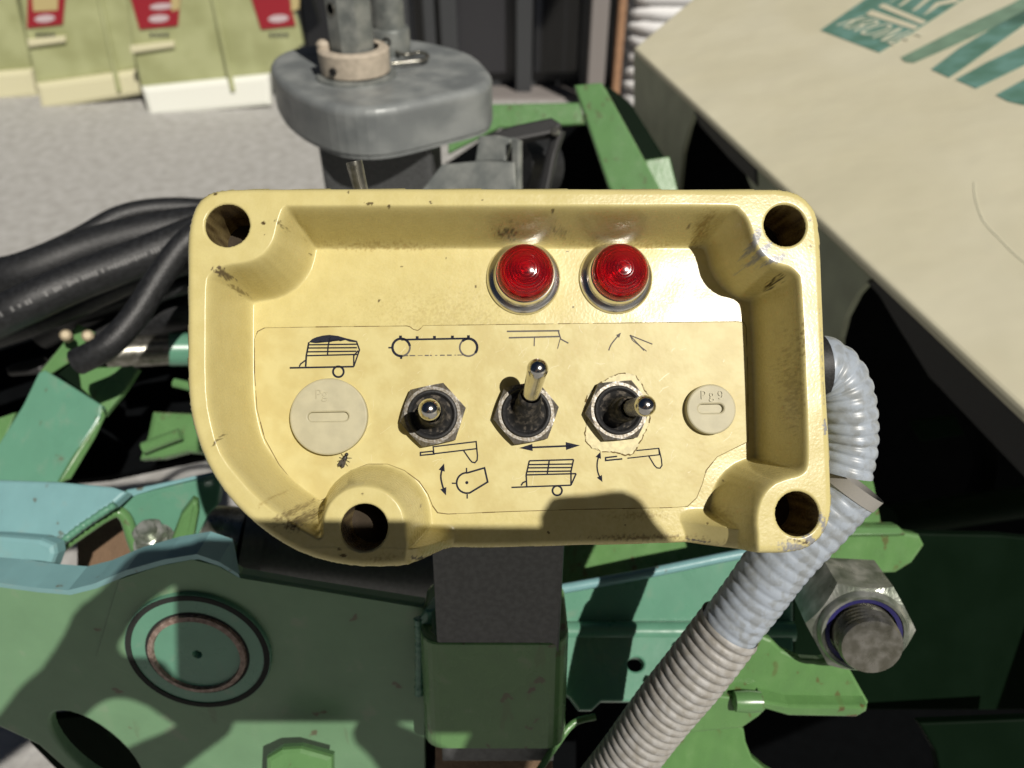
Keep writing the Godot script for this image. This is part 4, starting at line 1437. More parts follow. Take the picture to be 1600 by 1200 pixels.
func left_channel() -> void:
	var f := thing("channel_bracket", "folded green steel channel with an open end below the hoses on the left", "bracket", at(100, 650, 0.45))
	sheet("top_face", f, plane_at(90, 660, 0.45, Vector3(0.10, 0.80, 0.6)), [-60, 770, 0, 690, 36, 632, 60, 582, 70, 578, 100, 596, 159, 633, 156, 652, 150, 662, 120, 708, 92, 756, -60, 800], 0.005, M.teal, 0.001)
	sheet("side_wall", f, plane_at(100, 540, 0.475, Vector3(0.7, 0.55, 0.45)), [64, 580, 100, 536, 122, 506, 136, 512, 150, 520, 126, 556, 78, 586], 0.004, M.green, 0.001)
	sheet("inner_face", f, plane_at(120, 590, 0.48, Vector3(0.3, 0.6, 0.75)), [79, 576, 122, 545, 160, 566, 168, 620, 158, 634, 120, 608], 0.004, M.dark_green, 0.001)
	sheet("far_wall", f, plane_at(170, 610, 0.47, Vector3(0.15, 0.75, 0.65)), [122, 578, 150, 574, 178, 573, 206, 570, 217, 577, 200, 604, 163, 650, 156, 634, 126, 606], 0.005, M.green, 0.001)
	sheet("lower_flange", f, plane_at(130, 700, 0.447, Vector3(0.75, 0.4, 0.5)), [160, 636, 166, 650, 150, 684, 112, 748, 92, 756, 120, 708, 150, 662], 0.004, M.green, 0.001)
	sheet("outer_edge", f, plane_at(10, 690, 0.47, Vector3(0.1, 0.7, 0.7)), [-60, 660, 0, 652, 24, 644, 10, 680, -60, 770], 0.004, M.green, 0.001)
	var b := Builder.new()
	lathe(b, at(106, 527, 0.465), Vector3(0.3, 0.7, 0.6), [Vector2(0.0034, 0), Vector2(0.0034, 0.006), Vector2(0.002, 0.007), Vector2(0, 0.007)], 14)
	part("clip", b, M.rust_light, f)
	b = Builder.new()
	lathe(b, at(140, 528, 0.462), Vector3(0.3, 0.7, 0.6), [Vector2(0.0034, 0), Vector2(0.0034, 0.006), Vector2(0.002, 0.007), Vector2(0, 0.007)], 14)
	part("clip", b, M.rust_light, f)
	var g := thing("flat_cable_end", "flat dark strap end lying left of the green channel", "strap", at(50, 572, 0.5))
	sheet("strap", g, plane_at(50, 572, 0.5, Vector3(0, 0.8, 0.6)), [6, 574, 20, 566, 66, 556, 70, 566, 62, 580, 10, 584], 0.006, M.rubber, 0.002)
	var t := thing("ram_rod", "bright chrome ram rod with a green clamp beside the panel's left edge", "hydraulic rod", at(230, 550, 0.5))
	b = Builder.new()
	tube(b, [at(165, 557, 0.50), at(200, 550, 0.505), at(268, 546, 0.515)], [0.0090, 0.0105, 0.0105], 24)
	part("rod", b, M.steel, t)
	b = Builder.new()
	tube(b, [at(264, 546, 0.514), at(330, 546, 0.525)], [0.0112], 24)
	part("clamp", b, M.teal, t)
	var w := thing("lower_crank", "rounded green lever arm low behind the panel's left edge", "lever", at(270, 690, 0.5))
	sheet("arm", w, plane_at(270, 690, 0.5, Vector3(0, 0.75, 0.65)), [236, 642, 300, 645, 420, 660, 420, 720, 290, 706, 250, 716, 215, 718, 228, 680], 0.01, M.green, 0.004)
	b = Builder.new()
	tube(b, path3([225, 700, 0.492, 255, 688, 0.492, 282, 678, 0.492], 3), [0.004], 10)
	part("weld_bead", b, M.green, w)
	b = Builder.new()
	tube(b, path3([272, 598, 0.49, 300, 605, 0.49, 340, 620, 0.49], 3), [0.003], 10)
	part("tie_rod", b, M.green, w)


func ram() -> void:
	var t := thing("hydraulic_cylinder", "dark hydraulic cylinder under the panel's lower left corner, half in shadow", "hydraulic cylinder", at(500, 870, 0.42))
	var b := Builder.new()
	tube(b, [at(400, 850, 0.40), at(560, 872, 0.41), at(720, 895, 0.42)], [0.0175], 28)
	part("barrel", b, M.dark_steel, t)
	b = Builder.new()
	tube(b, path3([318, 850, 0.395, 340, 846, 0.396, 380, 850, 0.398], 3), [0.0185], 28)
	part("end_cap", b, M.steel, t)
	b = Builder.new()
	tube(b, path3([378, 850, 0.397, 410, 853, 0.400], 3), [0.0200], 28)
	part("gland_ring", b, M.dark_steel, t)


func jack() -> void:
	var topy := at(560, 135, 0.56).y
	var tp := Plane(Vector3.UP, topy)
	var root := thing("parking_jack", "grey cast gear housing with round galvanised shaft tubes rising from its top", "jack", on(tp, 580, 120) - Vector3(0, 0.4, 0))
	var loop := []
	for q in [[421, 96], [440, 80], [480, 70], [560, 60], [640, 60], [700, 71], [740, 84], [762, 104], [769, 116], [762, 130], [735, 140], [680, 152], [620, 165], [570, 170], [522, 166], [486, 154], [454, 138], [430, 118]]:
		loop.append(on(tp, q[0], q[1]))
	loop = smooth_loop(loop, 3)
	var b := Builder.new()
	plate(b, loop, Vector3.UP, 0.0325, 0.0062, [], 6)
	part("gear_housing", b, M.cast_grey, root)
	b = Builder.new()
	var low := []
	var mid := Vector3()
	for p in loop:
		mid += p / loop.size()
	for p in loop:
		low.append(mid + (p - mid) * 0.985 - Vector3(0, 0.0315, 0))
	plate(b, low, Vector3.UP, 0.0045, 0.0015)
	part("housing_lip", b, M.cast_grey, root)
	var c := on(tp, 557, 118)
	b = Builder.new()
	lathe(b, c, Vector3.UP, [Vector2(0.0305, -0.002), Vector2(0.0300, 0.0015), Vector2(0.0270, 0.0030), Vector2(0.0255, 0.0030)], 40)
	part("seal_ring", b, M.zinc, root)
	b = Builder.new()
	lathe(b, c, Vector3.UP, [Vector2(0.0235, 0.002), Vector2(0.0258, 0.004), Vector2(0.0262, 0.0190), Vector2(0.0245, 0.0205), Vector2(0.0190, 0.0205)], 40)
	lathe(b, c - R * 0.021 + Vector3(0, 0.019, 0), Vector3.UP, [Vector2(0.006, 0), Vector2(0.006, 0.004), Vector2(0.004, 0.006), Vector2(0, 0.006)], 14)
	part("collar", b, M.cream, root)
	b = Builder.new()
	lathe(b, c + Vector3(-0.012, 0.0095, 0.0240), Vector3(-0.42, 0, 0.9), [Vector2(0.0026, -0.001), Vector2(0.0026, 0.0012), Vector2(0.0016, 0.0014), Vector2(0.0014, -0.002), Vector2(0, -0.002)], 16)
	part("set_screw", b, M.rubber, root)
	b = Builder.new()                            # front tube, eight-sided
	var ring8 := []
	for i in 8:
		ring8.append(c + Vector3(cos(TAU * (i + 0.42) / 8), 0, sin(TAU * (i + 0.42) / 8)) * 0.0165 + Vector3(0, 0.30, 0))
	plate(b, ring8, Vector3.UP, 0.295, 0.001)
	part("front_shaft", b, M.zinc, root)
	b = Builder.new()
	var fn := Vector3(cos(TAU * 2.92 / 8), 0, sin(TAU * 2.92 / 8))
	var hole := c + fn * 0.01524 + Vector3(0, at(539, 12, 0.545).y - c.y, 0)
	lathe(b, hole, fn, [Vector2(0.0046, -0.002), Vector2(0.0044, 0.0006), Vector2(0.0036, 0.0008)], 20)
	part("cross_hole_rim", b, M.steel, root)
	b = Builder.new()
	lathe(b, hole, fn, [Vector2(0.0036, 0.0005), Vector2(0.0, 0.0003)], 20)
	part("cross_hole", b, M.black, root)
	var c2 := on(tp, 612, 82)
	b = Builder.new()
	lathe(b, c2, Vector3.UP, [Vector2(0.0155, -0.001), Vector2(0.0158, 0.018), Vector2(0.0150, 0.0195), Vector2(0.011, 0.0195)], 32)
	part("rear_collar", b, M.zinc, root)
	b = Builder.new()
	lathe(b, c2, Vector3.UP, [Vector2(0.0125, 0.01), Vector2(0.0125, 0.3)], 32)
	part("rear_shaft", b, M.zinc, root)
	b = Builder.new()
	lathe(b, c2 + Vector3(-0.001, 0.012, 0.0152), Vector3(-0.05, 0, 1), [Vector2(0.0034, -0.001), Vector2(0.0034, 0.0010), Vector2(0.0020, 0.0010), Vector2(0.0018, -0.001), Vector2(0, -0.001)], 16)
	part("set_screw", b, M.black, root)
	b = Builder.new()                            # bent wire of the pin clip
	var w := []
	for q in [[612, 100], [640, 97], [662, 94], [668, 87], [655, 82], [632, 86], [618, 80]]:
		w.append(on(Plane(Vector3.UP, topy + 0.004), q[0], q[1]))
	tube(b, smooth_loop(w, 4, false), [0.0016], 10)
	part("pin_clip", b, M.steel, root)
	b = Builder.new()
	var pc := on(Plane(Vector3.UP, topy - 0.022), 592, 172)
	box(b, pc + Vector3(0, -0.30, 0), Vector3(0.042, 0, 0), Vector3(0, 0.30, 0), Vector3(0, 0, 0.036), 0.004)
	part("post", b, M.dark_steel, root)
	# small galvanised angle beside it
	var g := thing("galvanised_angle", "small galvanised steel angle between the grey gear housing and the panel", "bracket", at(745, 260, 0.45))
	sheet("base_leg", g, plane_at(740, 275, 0.45, Vector3(-0.15, 0.8, 0.6)), [656, 300, 690, 256, 750, 250, 804, 252, 808, 320, 640, 320], 0.004, M.zinc, 0.001)
	sheet("upright_leg", g, plane_at(765, 235, 0.47, Vector3(-0.2, 0.5, 0.85)), [742, 252, 748, 212, 778, 211, 800, 216, 790, 252], 0.004, M.zinc, 0.001)
	sheet("side_leg", g, plane_at(805, 250, 0.46, Vector3(-0.5, 0.4, 0.8)), [798, 214, 811, 219, 811, 300, 800, 300], 0.004, M.zinc, 0.001)
	var s := thing("rubber_strap", "black rubber strap with a steel stud beside the green cross member", "strap", at(850, 220, 0.5))
	sheet("upper_strap", s, plane_at(820, 205, 0.52, Vector3(0, 0.8, 0.6)), [760, 210, 800, 195, 862, 182, 878, 192, 870, 206, 830, 214, 790, 222], 0.006, M.rubber, 0.002)
	sheet("lower_strap", s, plane_at(865, 245, 0.52, Vector3(-0.3, 0.5, 0.8)), [864, 196, 880, 204, 868, 240, 856, 300, 838, 300, 852, 240], 0.006, M.rubber, 0.002)
	b = Builder.new()
	lathe(b, at(868, 207, 0.515), Vector3(-0.2, 0.6, 0.7), [Vector2(0.003, 0), Vector2(0.003, 0.003), Vector2(0.0018, 0.004), Vector2(0, 0.004)], 14)
	part("stud", b, M.steel, s)
	var k := thing("black_drum", "short black cylinder standing in shade right of the galvanised angle", "cylinder", at(835, 262, 0.58))
	b = Builder.new()
	tube(b, [at(800, 262, 0.56), at(850, 262, 0.58)], [0.022], 24)
	part("drum", b, M.hose, k)


func hood() -> void:
	var hp := plane_of(Vector3(990, 75, 1.0), Vector3(1600, 645, 0.42), Vector3(1115, -30, 1.15))
	var root := thing("wagon_hood", "large pale yellow sheet metal hood with faded teal lettering on the right", "hood", on(hp, 1300, 300))
	var b := Builder.new()
	var loop := trace(hp, [990, 75, 1088, 166, 1180, 252, 1290, 354, 1440, 494, 1602, 646])
	var run := (on(hp, 1600, 645) - on(hp, 990, 75)).normalized()
	var far_corner := on(hp, 1115, -30)
	var slope := (far_corner - on(hp, 990, 75)).normalized()
	loop.append_array([on(hp, 990, 75) + run * 1.7, on(hp, 990, 75) + run * 1.7 + slope * 1.1, on(hp, 990, 75) + slope * 1.1, far_corner])
	plate(b, loop, hp.normal, 0.006, 0.004, [], 3)
	part("top_sheet", b, M.hood, root)
	# the side that drops from its edge, with two arched openings
	var e1 := on(hp, 990, 75)
	var e2 := on(hp, 1600, 645)
	var side := Plane((e2 - e1).cross(Vector3.UP).normalized(), e1)
	if side.distance_to(EYE) < 0: side = Plane(-side.normal, -side.d)
	side = Plane(side.normal, side.d - 0.004)
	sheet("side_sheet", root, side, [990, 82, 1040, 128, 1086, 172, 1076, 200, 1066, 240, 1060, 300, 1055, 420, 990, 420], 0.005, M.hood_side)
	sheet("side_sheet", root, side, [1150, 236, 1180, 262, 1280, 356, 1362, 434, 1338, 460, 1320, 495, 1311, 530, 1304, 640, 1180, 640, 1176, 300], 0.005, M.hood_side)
	for l in [[1084, 172, 1130, 212, 1180, 262, 1182, 292, 1140, 250, 1092, 196], [1352, 440, 1372, 436, 1440, 500, 1600, 652, 1900, 935, 1900, 1040, 1600, 748, 1450, 590, 1400, 510, 1372, 462]]:
		sheet("rubber_flap", root, Plane(side.normal, side.d + 0.002), l, 0.008, M.rubber, 0.002)
	# faded print on the top
	var pr := Plane(hp.normal, hp.d + 0.0006)
	var box_ := Builder.new()
	plate(box_, trace(pr, [1282, 47, 1374, 82, 1414, 58, 1470, 22, 1530, -18, 1400, -34, 1350, 0]), hp.normal, 0.0003, 0.0)
	part("printed_emblem", box_, M.hood_print, root)
	for s in [[M.hood_print_pale, [1407, 90, 1416, 97, 1428, 98, 1470, 80, 1545, 46, 1600, 34, 1760, -30, 1700, -60, 1580, 6, 1490, 48]], [M.hood_print, [1455, 108, 1483, 121, 1500, 110, 1590, 46, 1660, -4, 1700, -40, 1560, 38, 1500, 74]], [M.hood_print, [1493, 124, 1525, 138, 1600, 102, 1760, 20, 1760, -10, 1600, 70, 1540, 98]], [M.hood_print, [1556, 148, 1575, 158, 1600, 164, 1680, 130, 1760, 80, 1700, 80, 1600, 124]]]:
		b = Builder.new()
		plate(b, trace(Plane(hp.normal, hp.d + 0.0006), s[1]), hp.normal, 0.0003 if s[0] == M.hood_print else 0.0002, 0.0)
		part("printed_stroke", b, s[0], root)
	var lp := Plane(hp.normal, hp.d + 0.0010)
	b = Builder.new()
	var sc := []
	for q in [[1522, 285], [1524, 310], [1536, 345], [1560, 372], [1590, 402], [1640, 440]]:
		sc.append(on(Plane(hp.normal, hp.d), q[0], q[1]))
	tube(b, smooth_loop(sc, 5, false), [0.0005], 6, false)
	part("raised_scratch", b, M.hood_letter, root)
	var lines := Builder.new()
	for l in [[1352, 22, 1362, 15, 1436, 41, 1428, 46], [1372, 10, 1380, 5, 1448, 33, 1440, 38], [1312, 42, 1318, 46, 1370, 14, 1364, 10]].slice(0, 2):
		plate(lines, trace(lp, l), hp.normal, 0.0002, 0.0)
	# zigzag of the emblem above the two lines
	for l in [[1384, 8, 1392, 3, 1420, -14, 1412, -12], [1402, 10, 1410, 8, 1452, -22, 1440, -20], [1424, 17, 1432, 15, 1470, -14, 1458, -12], [1442, 24, 1452, 19, 1468, 8, 1500, 2, 1494, -4, 1462, 4]]:
		plate(lines, trace(lp, l), hp.normal, 0.0002, 0.0)
	part("printed_emblem_lines", lines, M.hood, root)
	var t := TextMesh.new()
	t.text = "KRONE"
	t.font = font
	t.font_size = 48
	t.depth = 0.0002
	var ex := (on(lp, 1398, 66) - on(lp, 1316, 38))
	var ey := on(lp, 1398, 66).lerp(on(lp, 1316, 38), 0.5)
	var upv := (hp.normal.cross(ex)).normalized()
	if upv.dot(on(lp, 1400, 20) - on(lp, 1350, 50)) < 0: upv = -upv
	t.pixel_size = ex.length() / 150.0
	var m := MeshInstance3D.new()
	m.name = "printed_name"
	m.mesh = t
	m.material_override = M.hood_letter
	root.add_child(m, true)
	m.global_transform = Transform3D(Basis(ex.normalized() * 1.15, upv * 1.7, ex.normalized().cross(upv)), ey + upv * 0.012)
	# added black sheets; shade in and under the wagon is put into their colour
	var d := thing("shade_backing", "added black sheets standing for deep shade inside and under the wagon", "shade backing", at(1400, 800, 0.8))
	sheet("inner_shade_sheet", d, plane_at(1350, 700, 0.85, Vector3(-0.35, 0.25, 0.9)), [1140, 250, 1300, 360, 1900, 600, 1900, 1500, 800, 1500, 900, 420], 0.01, M.black)
	b = Builder.new()
	tube(b, [at(1385, 815, 0.55), at(1700, 770, 0.6)], [0.012], 16)
	part("cross_tube", b, M.dark_green, d)
	b = Builder.new()
	tube(b, path3([1480, 600, 0.6, 1510, 640, 0.6, 1540, 720, 0.6, 1520, 790, 0.6], 5), [0.009], 14)
	part("inner_hose", b, M.black, d)  # coloured black so that it looks shaded
	b = Builder.new()
	plate(b, trace(plane_at(1500, 690, 0.65, Vector3(-0.3, 0.4, 0.85)), [1420, 660, 1560, 640, 1580, 668, 1440, 690]), Vector3(-0.3, 0.4, 0.85), 0.006, 0.001)
	part("inner_bracket", b, M.dark_green, d)
	sheet("rear_shade_sheet", d, plane_at(900, 300, 1.3, Vector3(0, 0.3, 0.95)), [770, 206, 985, 165, 1110, 170, 1250, 320, 1250, 420, 640, 420, 690, 260], 0.01, M.black)
	sheet("under_shade_sheet", d, plane_at(200, 640, 0.62, Vector3(0, 0.9, 0.43)), [-420, 560, 120, 500, 420, 520, 420, 700, 300, 716, 165, 745, -420, 800], 0.01, M.black)  # black sheet standing for the shadow under the machine
	sheet("under_shade_sheet", d, plane_at(750, 900, 0.50, Vector3(0, 0.7, 0.7)), [330, 800, 900, 780, 900, 1300, 500, 1300, 330, 980], 0.01, M.black)


func rails() -> void:
	var r := thing("green_rail", "green flat steel rail slanting away between the panel and the hood", "rail", at(980, 220, 0.62))
	var p := plane_at(980, 220, 0.6, Vector3(-0.1, 0.62, 0.78))
	sheet("flat", r, p, [897, 132, 940, 128, 948, 140, 1030, 290, 1040, 320, 965, 320, 950, 290], 0.005, M.green, 0.002)
	sheet("end_tab", r, plane_at(1035, 270, 0.63, Vector3(0, 0.6, 0.8)), [1008, 250, 1046, 244, 1060, 300, 1060, 330, 1020, 330], 0.005, M.green, 0.001)
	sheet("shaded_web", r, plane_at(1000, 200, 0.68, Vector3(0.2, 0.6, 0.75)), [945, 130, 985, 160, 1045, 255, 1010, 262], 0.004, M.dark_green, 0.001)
	var c := thing("green_cross_member", "green cross member running behind the grey gear housing", "beam", at(850, 180, 0.75))
	sheet("web", c, plane_at(850, 180, 0.8, Vector3(0, 0.5, 0.86)), [700, 170, 740, 163, 905, 160, 915, 194, 780, 200, 700, 240], 0.006, M.green, 0.002)


func yard() -> void:
	var g := Builder.new()
	var s := 60.0
	g.quad(Vector3(-s, 0, -s), Vector3(s, 0, -s), Vector3(s, 0, s), Vector3(-s, 0, s), Vector3.UP)
	structure("ground", g, M.concrete)
	# three machine guards of bent sheet, standing on the yard
	var n := Vector3(0.12, 0.10, 0.99)
	var list := [
		[[-130, -60, 10, -60, 40, 60, 50, 110, -130, 122], [-130, 122, 50, 108, 58, 152, -130, 175], [-30, 60, -20, 20], "pale yellow machine guard at the left edge, partly cut off", 3.95],
		[[20, -60, 210, -60, 212, 60, 218, 108, 56, 132, 42, 70], [54, 131, 222, 108, 226, 148, 64, 174], [48, 62, 100, 60], "pale yellow machine guard with cream lower edge and one red sticker", 3.8],
		[[190, -60, 440, -60, 470, 50, 474, 70, 420, 116, 220, 138, 206, 74], [219, 137, 421, 116, 424, 166, 233, 184], [208, 72, 270, 68], "pale yellow machine guard with white lower edge and two red stickers", 3.65],
	]
	for k in 3:
		var l = list[k]
		var t := thing("machine_guard", l[3], "guard", at(120 + 100 * k, 150, l[4]), "pale yellow guards at the top left")
		var pl := plane_at(150, 150, l[4], n)
		sheet("sheet_panel", t, pl, l[0], 0.05, M.guard, 0.012)
		sheet("lower_edge", t, Plane(pl.normal, pl.d + 0.03), l[1], 0.06, [M.guard_pale, M.guard_pale, M.guard_white][k], 0.022)
		var b := Builder.new()
		if k:
			var f: Array = [[], [150, -30, 186, 142], [330, -20, 364, 142]][k]
			tube(b, [on(Plane(pl.normal, pl.d + 0.004), f[0], f[1]), on(Plane(pl.normal, pl.d + 0.034), f[2], f[3])], [0.012], 10)
			part("folded_crease", b, M.guard, t)
			b = Builder.new()
			plate(b, trace(Plane(pl.normal, pl.d + 0.02), [l[2][0] - 6, l[2][1], l[2][2] + 2, l[2][3] - 4, l[2][2] + 2, l[2][3] + 6, l[2][0] - 4, l[2][1] + 12]), pl.normal, 0.02, 0.006)
			part("folded_step", b, M.guard_pale, t)
		var st: Array = [[], [[44, -30, 104, -30, 98, 38, 42, 44]], [[196, -30, 284, -30, 278, 40, 218, 46], [384, -30, 446, -30, 462, 40, 408, 46]]][k]
		for q in st:
			b = Builder.new()
			plate(b, trace(Plane(pl.normal, pl.d + 0.008), q), pl.normal, 0.004, 0.0)
			part("warning_sticker", b, M.sticker_red, t)
			b = Builder.new()
			var cx: float = (q[4] + q[6]) * 0.5
			for e in [[cx, 29.0, 16.0, 6.0], [cx + 4, 10.0, 18.0, 5.0]].slice(0, 2 if k == 2 and q[0] < 300 else 1):
				plate(b, ellipse(Plane(pl.normal, pl.d + 0.010), e[0], e[1], e[2], e[3], -0.08, 20), pl.normal, 0.001, 0.0)
			part("sticker_mark", b, M.sticker_white, t)
			b = Builder.new()
			for e in 4:
				plate(b, trace(Plane(pl.normal, pl.d + 0.006), [cx - 14 + e * 8.0, 52, cx - 9 + e * 8.0, 51.5, cx - 9 + e * 8.0, 57, cx - 14 + e * 8.0, 57.5]), pl.normal, 0.001, 0.0)
			part("printed_number", b, M.frame_grey, t)
			b = Builder.new()
			plate(b, trace(Plane(pl.normal, pl.d + 0.010), [cx - 22, -30, cx + 22, -30, cx + 20, 16, cx - 18, 18] if k == 1 else [cx + 18, -20, cx + 34, -20, cx + 32, 14, cx + 20, 18]), pl.normal, 0.001, 0.0)
			part("sticker_picture", b, M.sticker_tan, t)
	# shop front behind
	var z := at(800, 150, 3.9).z
	var wallp := Plane(Vector3(0, 0, 1), z)
	var w := thing("shop_front", "dark glazed shop front with grey frames behind the machine", "building", Vector3(0.2, 0, z))
	var b := Builder.new()
	box(b, Vector3(0.5, 1.9, z - 0.25), Vector3(3.2, 0, 0), Vector3(0, 1.9, 0), Vector3(0, 0, 0.1), 0.0)
	part("wall", b, M.frame_grey, w)
	for q in [[470, 520, M.pane], [635, 690, M.pane], [712, 806, M.door_panel], [836, 912, M.pane]]:
		b = Builder.new()
		var x0 := on(wallp, q[0], 60).x
		var x1 := on(wallp, q[1], 60).x
		box(b, Vector3((x0 + x1) / 2, 1.3, z - 0.12), Vector3((x1 - x0) / 2, 0, 0), Vector3(0, 1.22, 0), Vector3(0, 0, 0.012), 0.003)
		part("pane" if q[2] == M.pane else "door_panel", b, q[2], w)
	for q in [[625, 640], [662, 680], [688, 714], [806, 832], [910, 922]]:
		b = Builder.new()
		var x0 := on(wallp, q[0], 60).x
		var x1 := on(wallp, q[1], 60).x
		box(b, Vector3((x0 + x1) / 2, 1.3, z - 0.07), Vector3((x1 - x0) / 2, 0, 0), Vector3(0, 1.3, 0), Vector3(0, 0, 0.05), 0.008)
		part("frame_post", b, M.frame_grey, w)
	b = Builder.new()
	var sl := on(wallp, 840, 152)
	box(b, Vector3(sl.x, sl.y, z - 0.02), Vector3(0.45, 0, 0), Vector3(0, 0.02, 0), Vector3(0, 0, 0.10), 0.01)
	part("door_sill", b, M.pole_grey, w)
	for q in [["grey_post", 921, 948, M.pole_grey, "grey square post right of the dark door", "post"], ["wooden_post", 962, 974, M.wood, "slim brown wooden post left of the white sacks", "post"]]:
		var t := thing(q[0], q[4], q[5], Vector3(on(wallp, q[1], 60).x, 0, z + 0.2))
		b = Builder.new()
		var x0 := on(Plane(Vector3(0, 0, 1), z + 0.2), q[1], 60).x
		var x1 := on(Plane(Vector3(0, 0, 1), z + 0.2), q[2], 60).x
		box(b, Vector3((x0 + x1) / 2, 1.5, z + 0.2), Vector3((x1 - x0) / 2, 0, 0), Vector3(0, 1.5, 0), Vector3(0, 0, 0.03), 0.006)
		part("post", b, q[3], t)
	# plastic-wrapped sacks in a stack
	var sz := z + 0.1
	var sp := Plane(Vector3(0, 0, 1), sz)
	rng.seed = 12
	for k in 9:
		var y := on(sp, 1000, 158 - k * 23).y
		var x := on(sp, 978, 60).x
		var t := thing("white_sack", ["lowest white plastic sack of the stack behind the hood", "white plastic sack second from the bottom of its stack", "white plastic sack third from the bottom of its stack", "white plastic sack fourth from the bottom of its stack", "white plastic sack at the middle of its stack", "white plastic sack fourth from the top of its stack", "white plastic sack third from the top of its stack", "white plastic sack second from the top of its stack", "topmost white plastic sack of the stack behind the hood"][k], "sack", Vector3(x + 0.3, y, sz - 0.2), "white sacks stacked behind the hood")
		b = Builder.new()
		var rows := []
		var ins := []
		for i in 9:
			var a := PI * i / 8.0
			var row := []
			for q in 24:
				var c := TAU * q / 24
				var sx := signf(cos(c)) * pow(absf(cos(c)), 0.35) * 0.40
				var szz := signf(sin(c)) * pow(absf(sin(c)), 0.35) * 0.25
				var f := pow(sin(a), 0.45)
				var wob := 1.0 + 0.04 * sin(c * 5.0 + k * 1.7 + i)
				row.append(Vector3(x + 0.40 + sx * f * wob + rng.randf_range(-0.004, 0.004), y - cos(a) * 0.055, sz - 0.2 + szz * f * wob))
			rows.append(row)
			ins.append(Vector3(x + 0.40, y, sz - 0.2))
		b.grid(rows, true, ins)
		part("sack_body", b, M.sack_white, t)


func _ready() -> void:
	# camera: a phone's wide lens, looking 38 degrees down
	var cam := Camera3D.new()
	cam.name = "Camera"
	add_child(cam)
	cam.position = EYE
	cam.rotation_degrees = Vector3(-PITCH, 0, 0)
	cam.near = 0.004
	cam.far = 300.0
	var lens := CameraAttributesPhysical.new()
	lens.frustum_focal_length = 12.0 / (600.0 / FPX)
	lens.frustum_focus_distance = 0.214
	lens.exposure_aperture = 13.0
	lens.frustum_near = 0.004
	lens.frustum_far = 300.0
	cam.attributes = lens
	cam.fov = rad_to_deg(2.0 * atan(600.0 / FPX))
	R = cam.global_basis.x
	U = cam.global_basis.y
	F = -cam.global_basis.z
	# sky, exposure and sun
	var sky := ProceduralSkyMaterial.new()
	sky.sky_top_color = Color(0.33, 0.48, 0.72)
	sky.sky_horizon_color = Color(0.64, 0.74, 0.85)
	sky.sky_curve = 0.12
	sky.ground_bottom_color = Color(0.30, 0.28, 0.25)
	sky.ground_horizon_color = Color(0.55, 0.55, 0.53)
	sky.sky_energy_multiplier = 0.31
	var env := Environment.new()
	env.background_mode = Environment.BG_SKY
	env.sky = Sky.new()
	env.sky.sky_material = sky
	env.tonemap_mode = Environment.TONE_MAPPER_LINEAR
	env.tonemap_exposure = 0.89
	env.sdfgi_enabled = true
	env.ssao_enabled = true
	env.ssil_enabled = true
	var we := WorldEnvironment.new()
	we.name = "World"
	we.environment = env
	add_child(we)
	var sun := DirectionalLight3D.new()
	sun.name = "Sun"
	sun.light_energy = 1.6
	sun.light_color = Color(1.0, 0.975, 0.935)
	sun.light_angular_distance = 0.53
	sun.shadow_enabled = true
	add_child(sun)
	var to_sun := (R * 0.40 + U * 0.25 - F).normalized()
	sun.look_at_from_position(to_sun * 10.0, Vector3.ZERO, Vector3.UP)
	# axes of the panel
	po = at(800, 580, 0.2)
	var n := (-F + U * tan(deg_to_rad(5.0)) + R * tan(deg_to_rad(3.0))).normalized()
	var x := U.cross(n).normalized()
	pb = Basis(x, n.cross(x), n)
	font.font_names = PackedStringArray(["Droid Sans"])
	materials()
	yard()
	hood()
	rails()
	frame()
	right_brackets()
	left_channel()
	ram()
	hoses()
	jack()
	control_panel()
	conduit()
	fly()
	photographer()


# ---------------------------------------------------------------- the person who holds the camera phone
func held(x: float, y: float, z: float) -> Vector3:       # millimetres right, up and ahead of the lens
	return EYE + (R * x + U * y + F * z) * 0.001


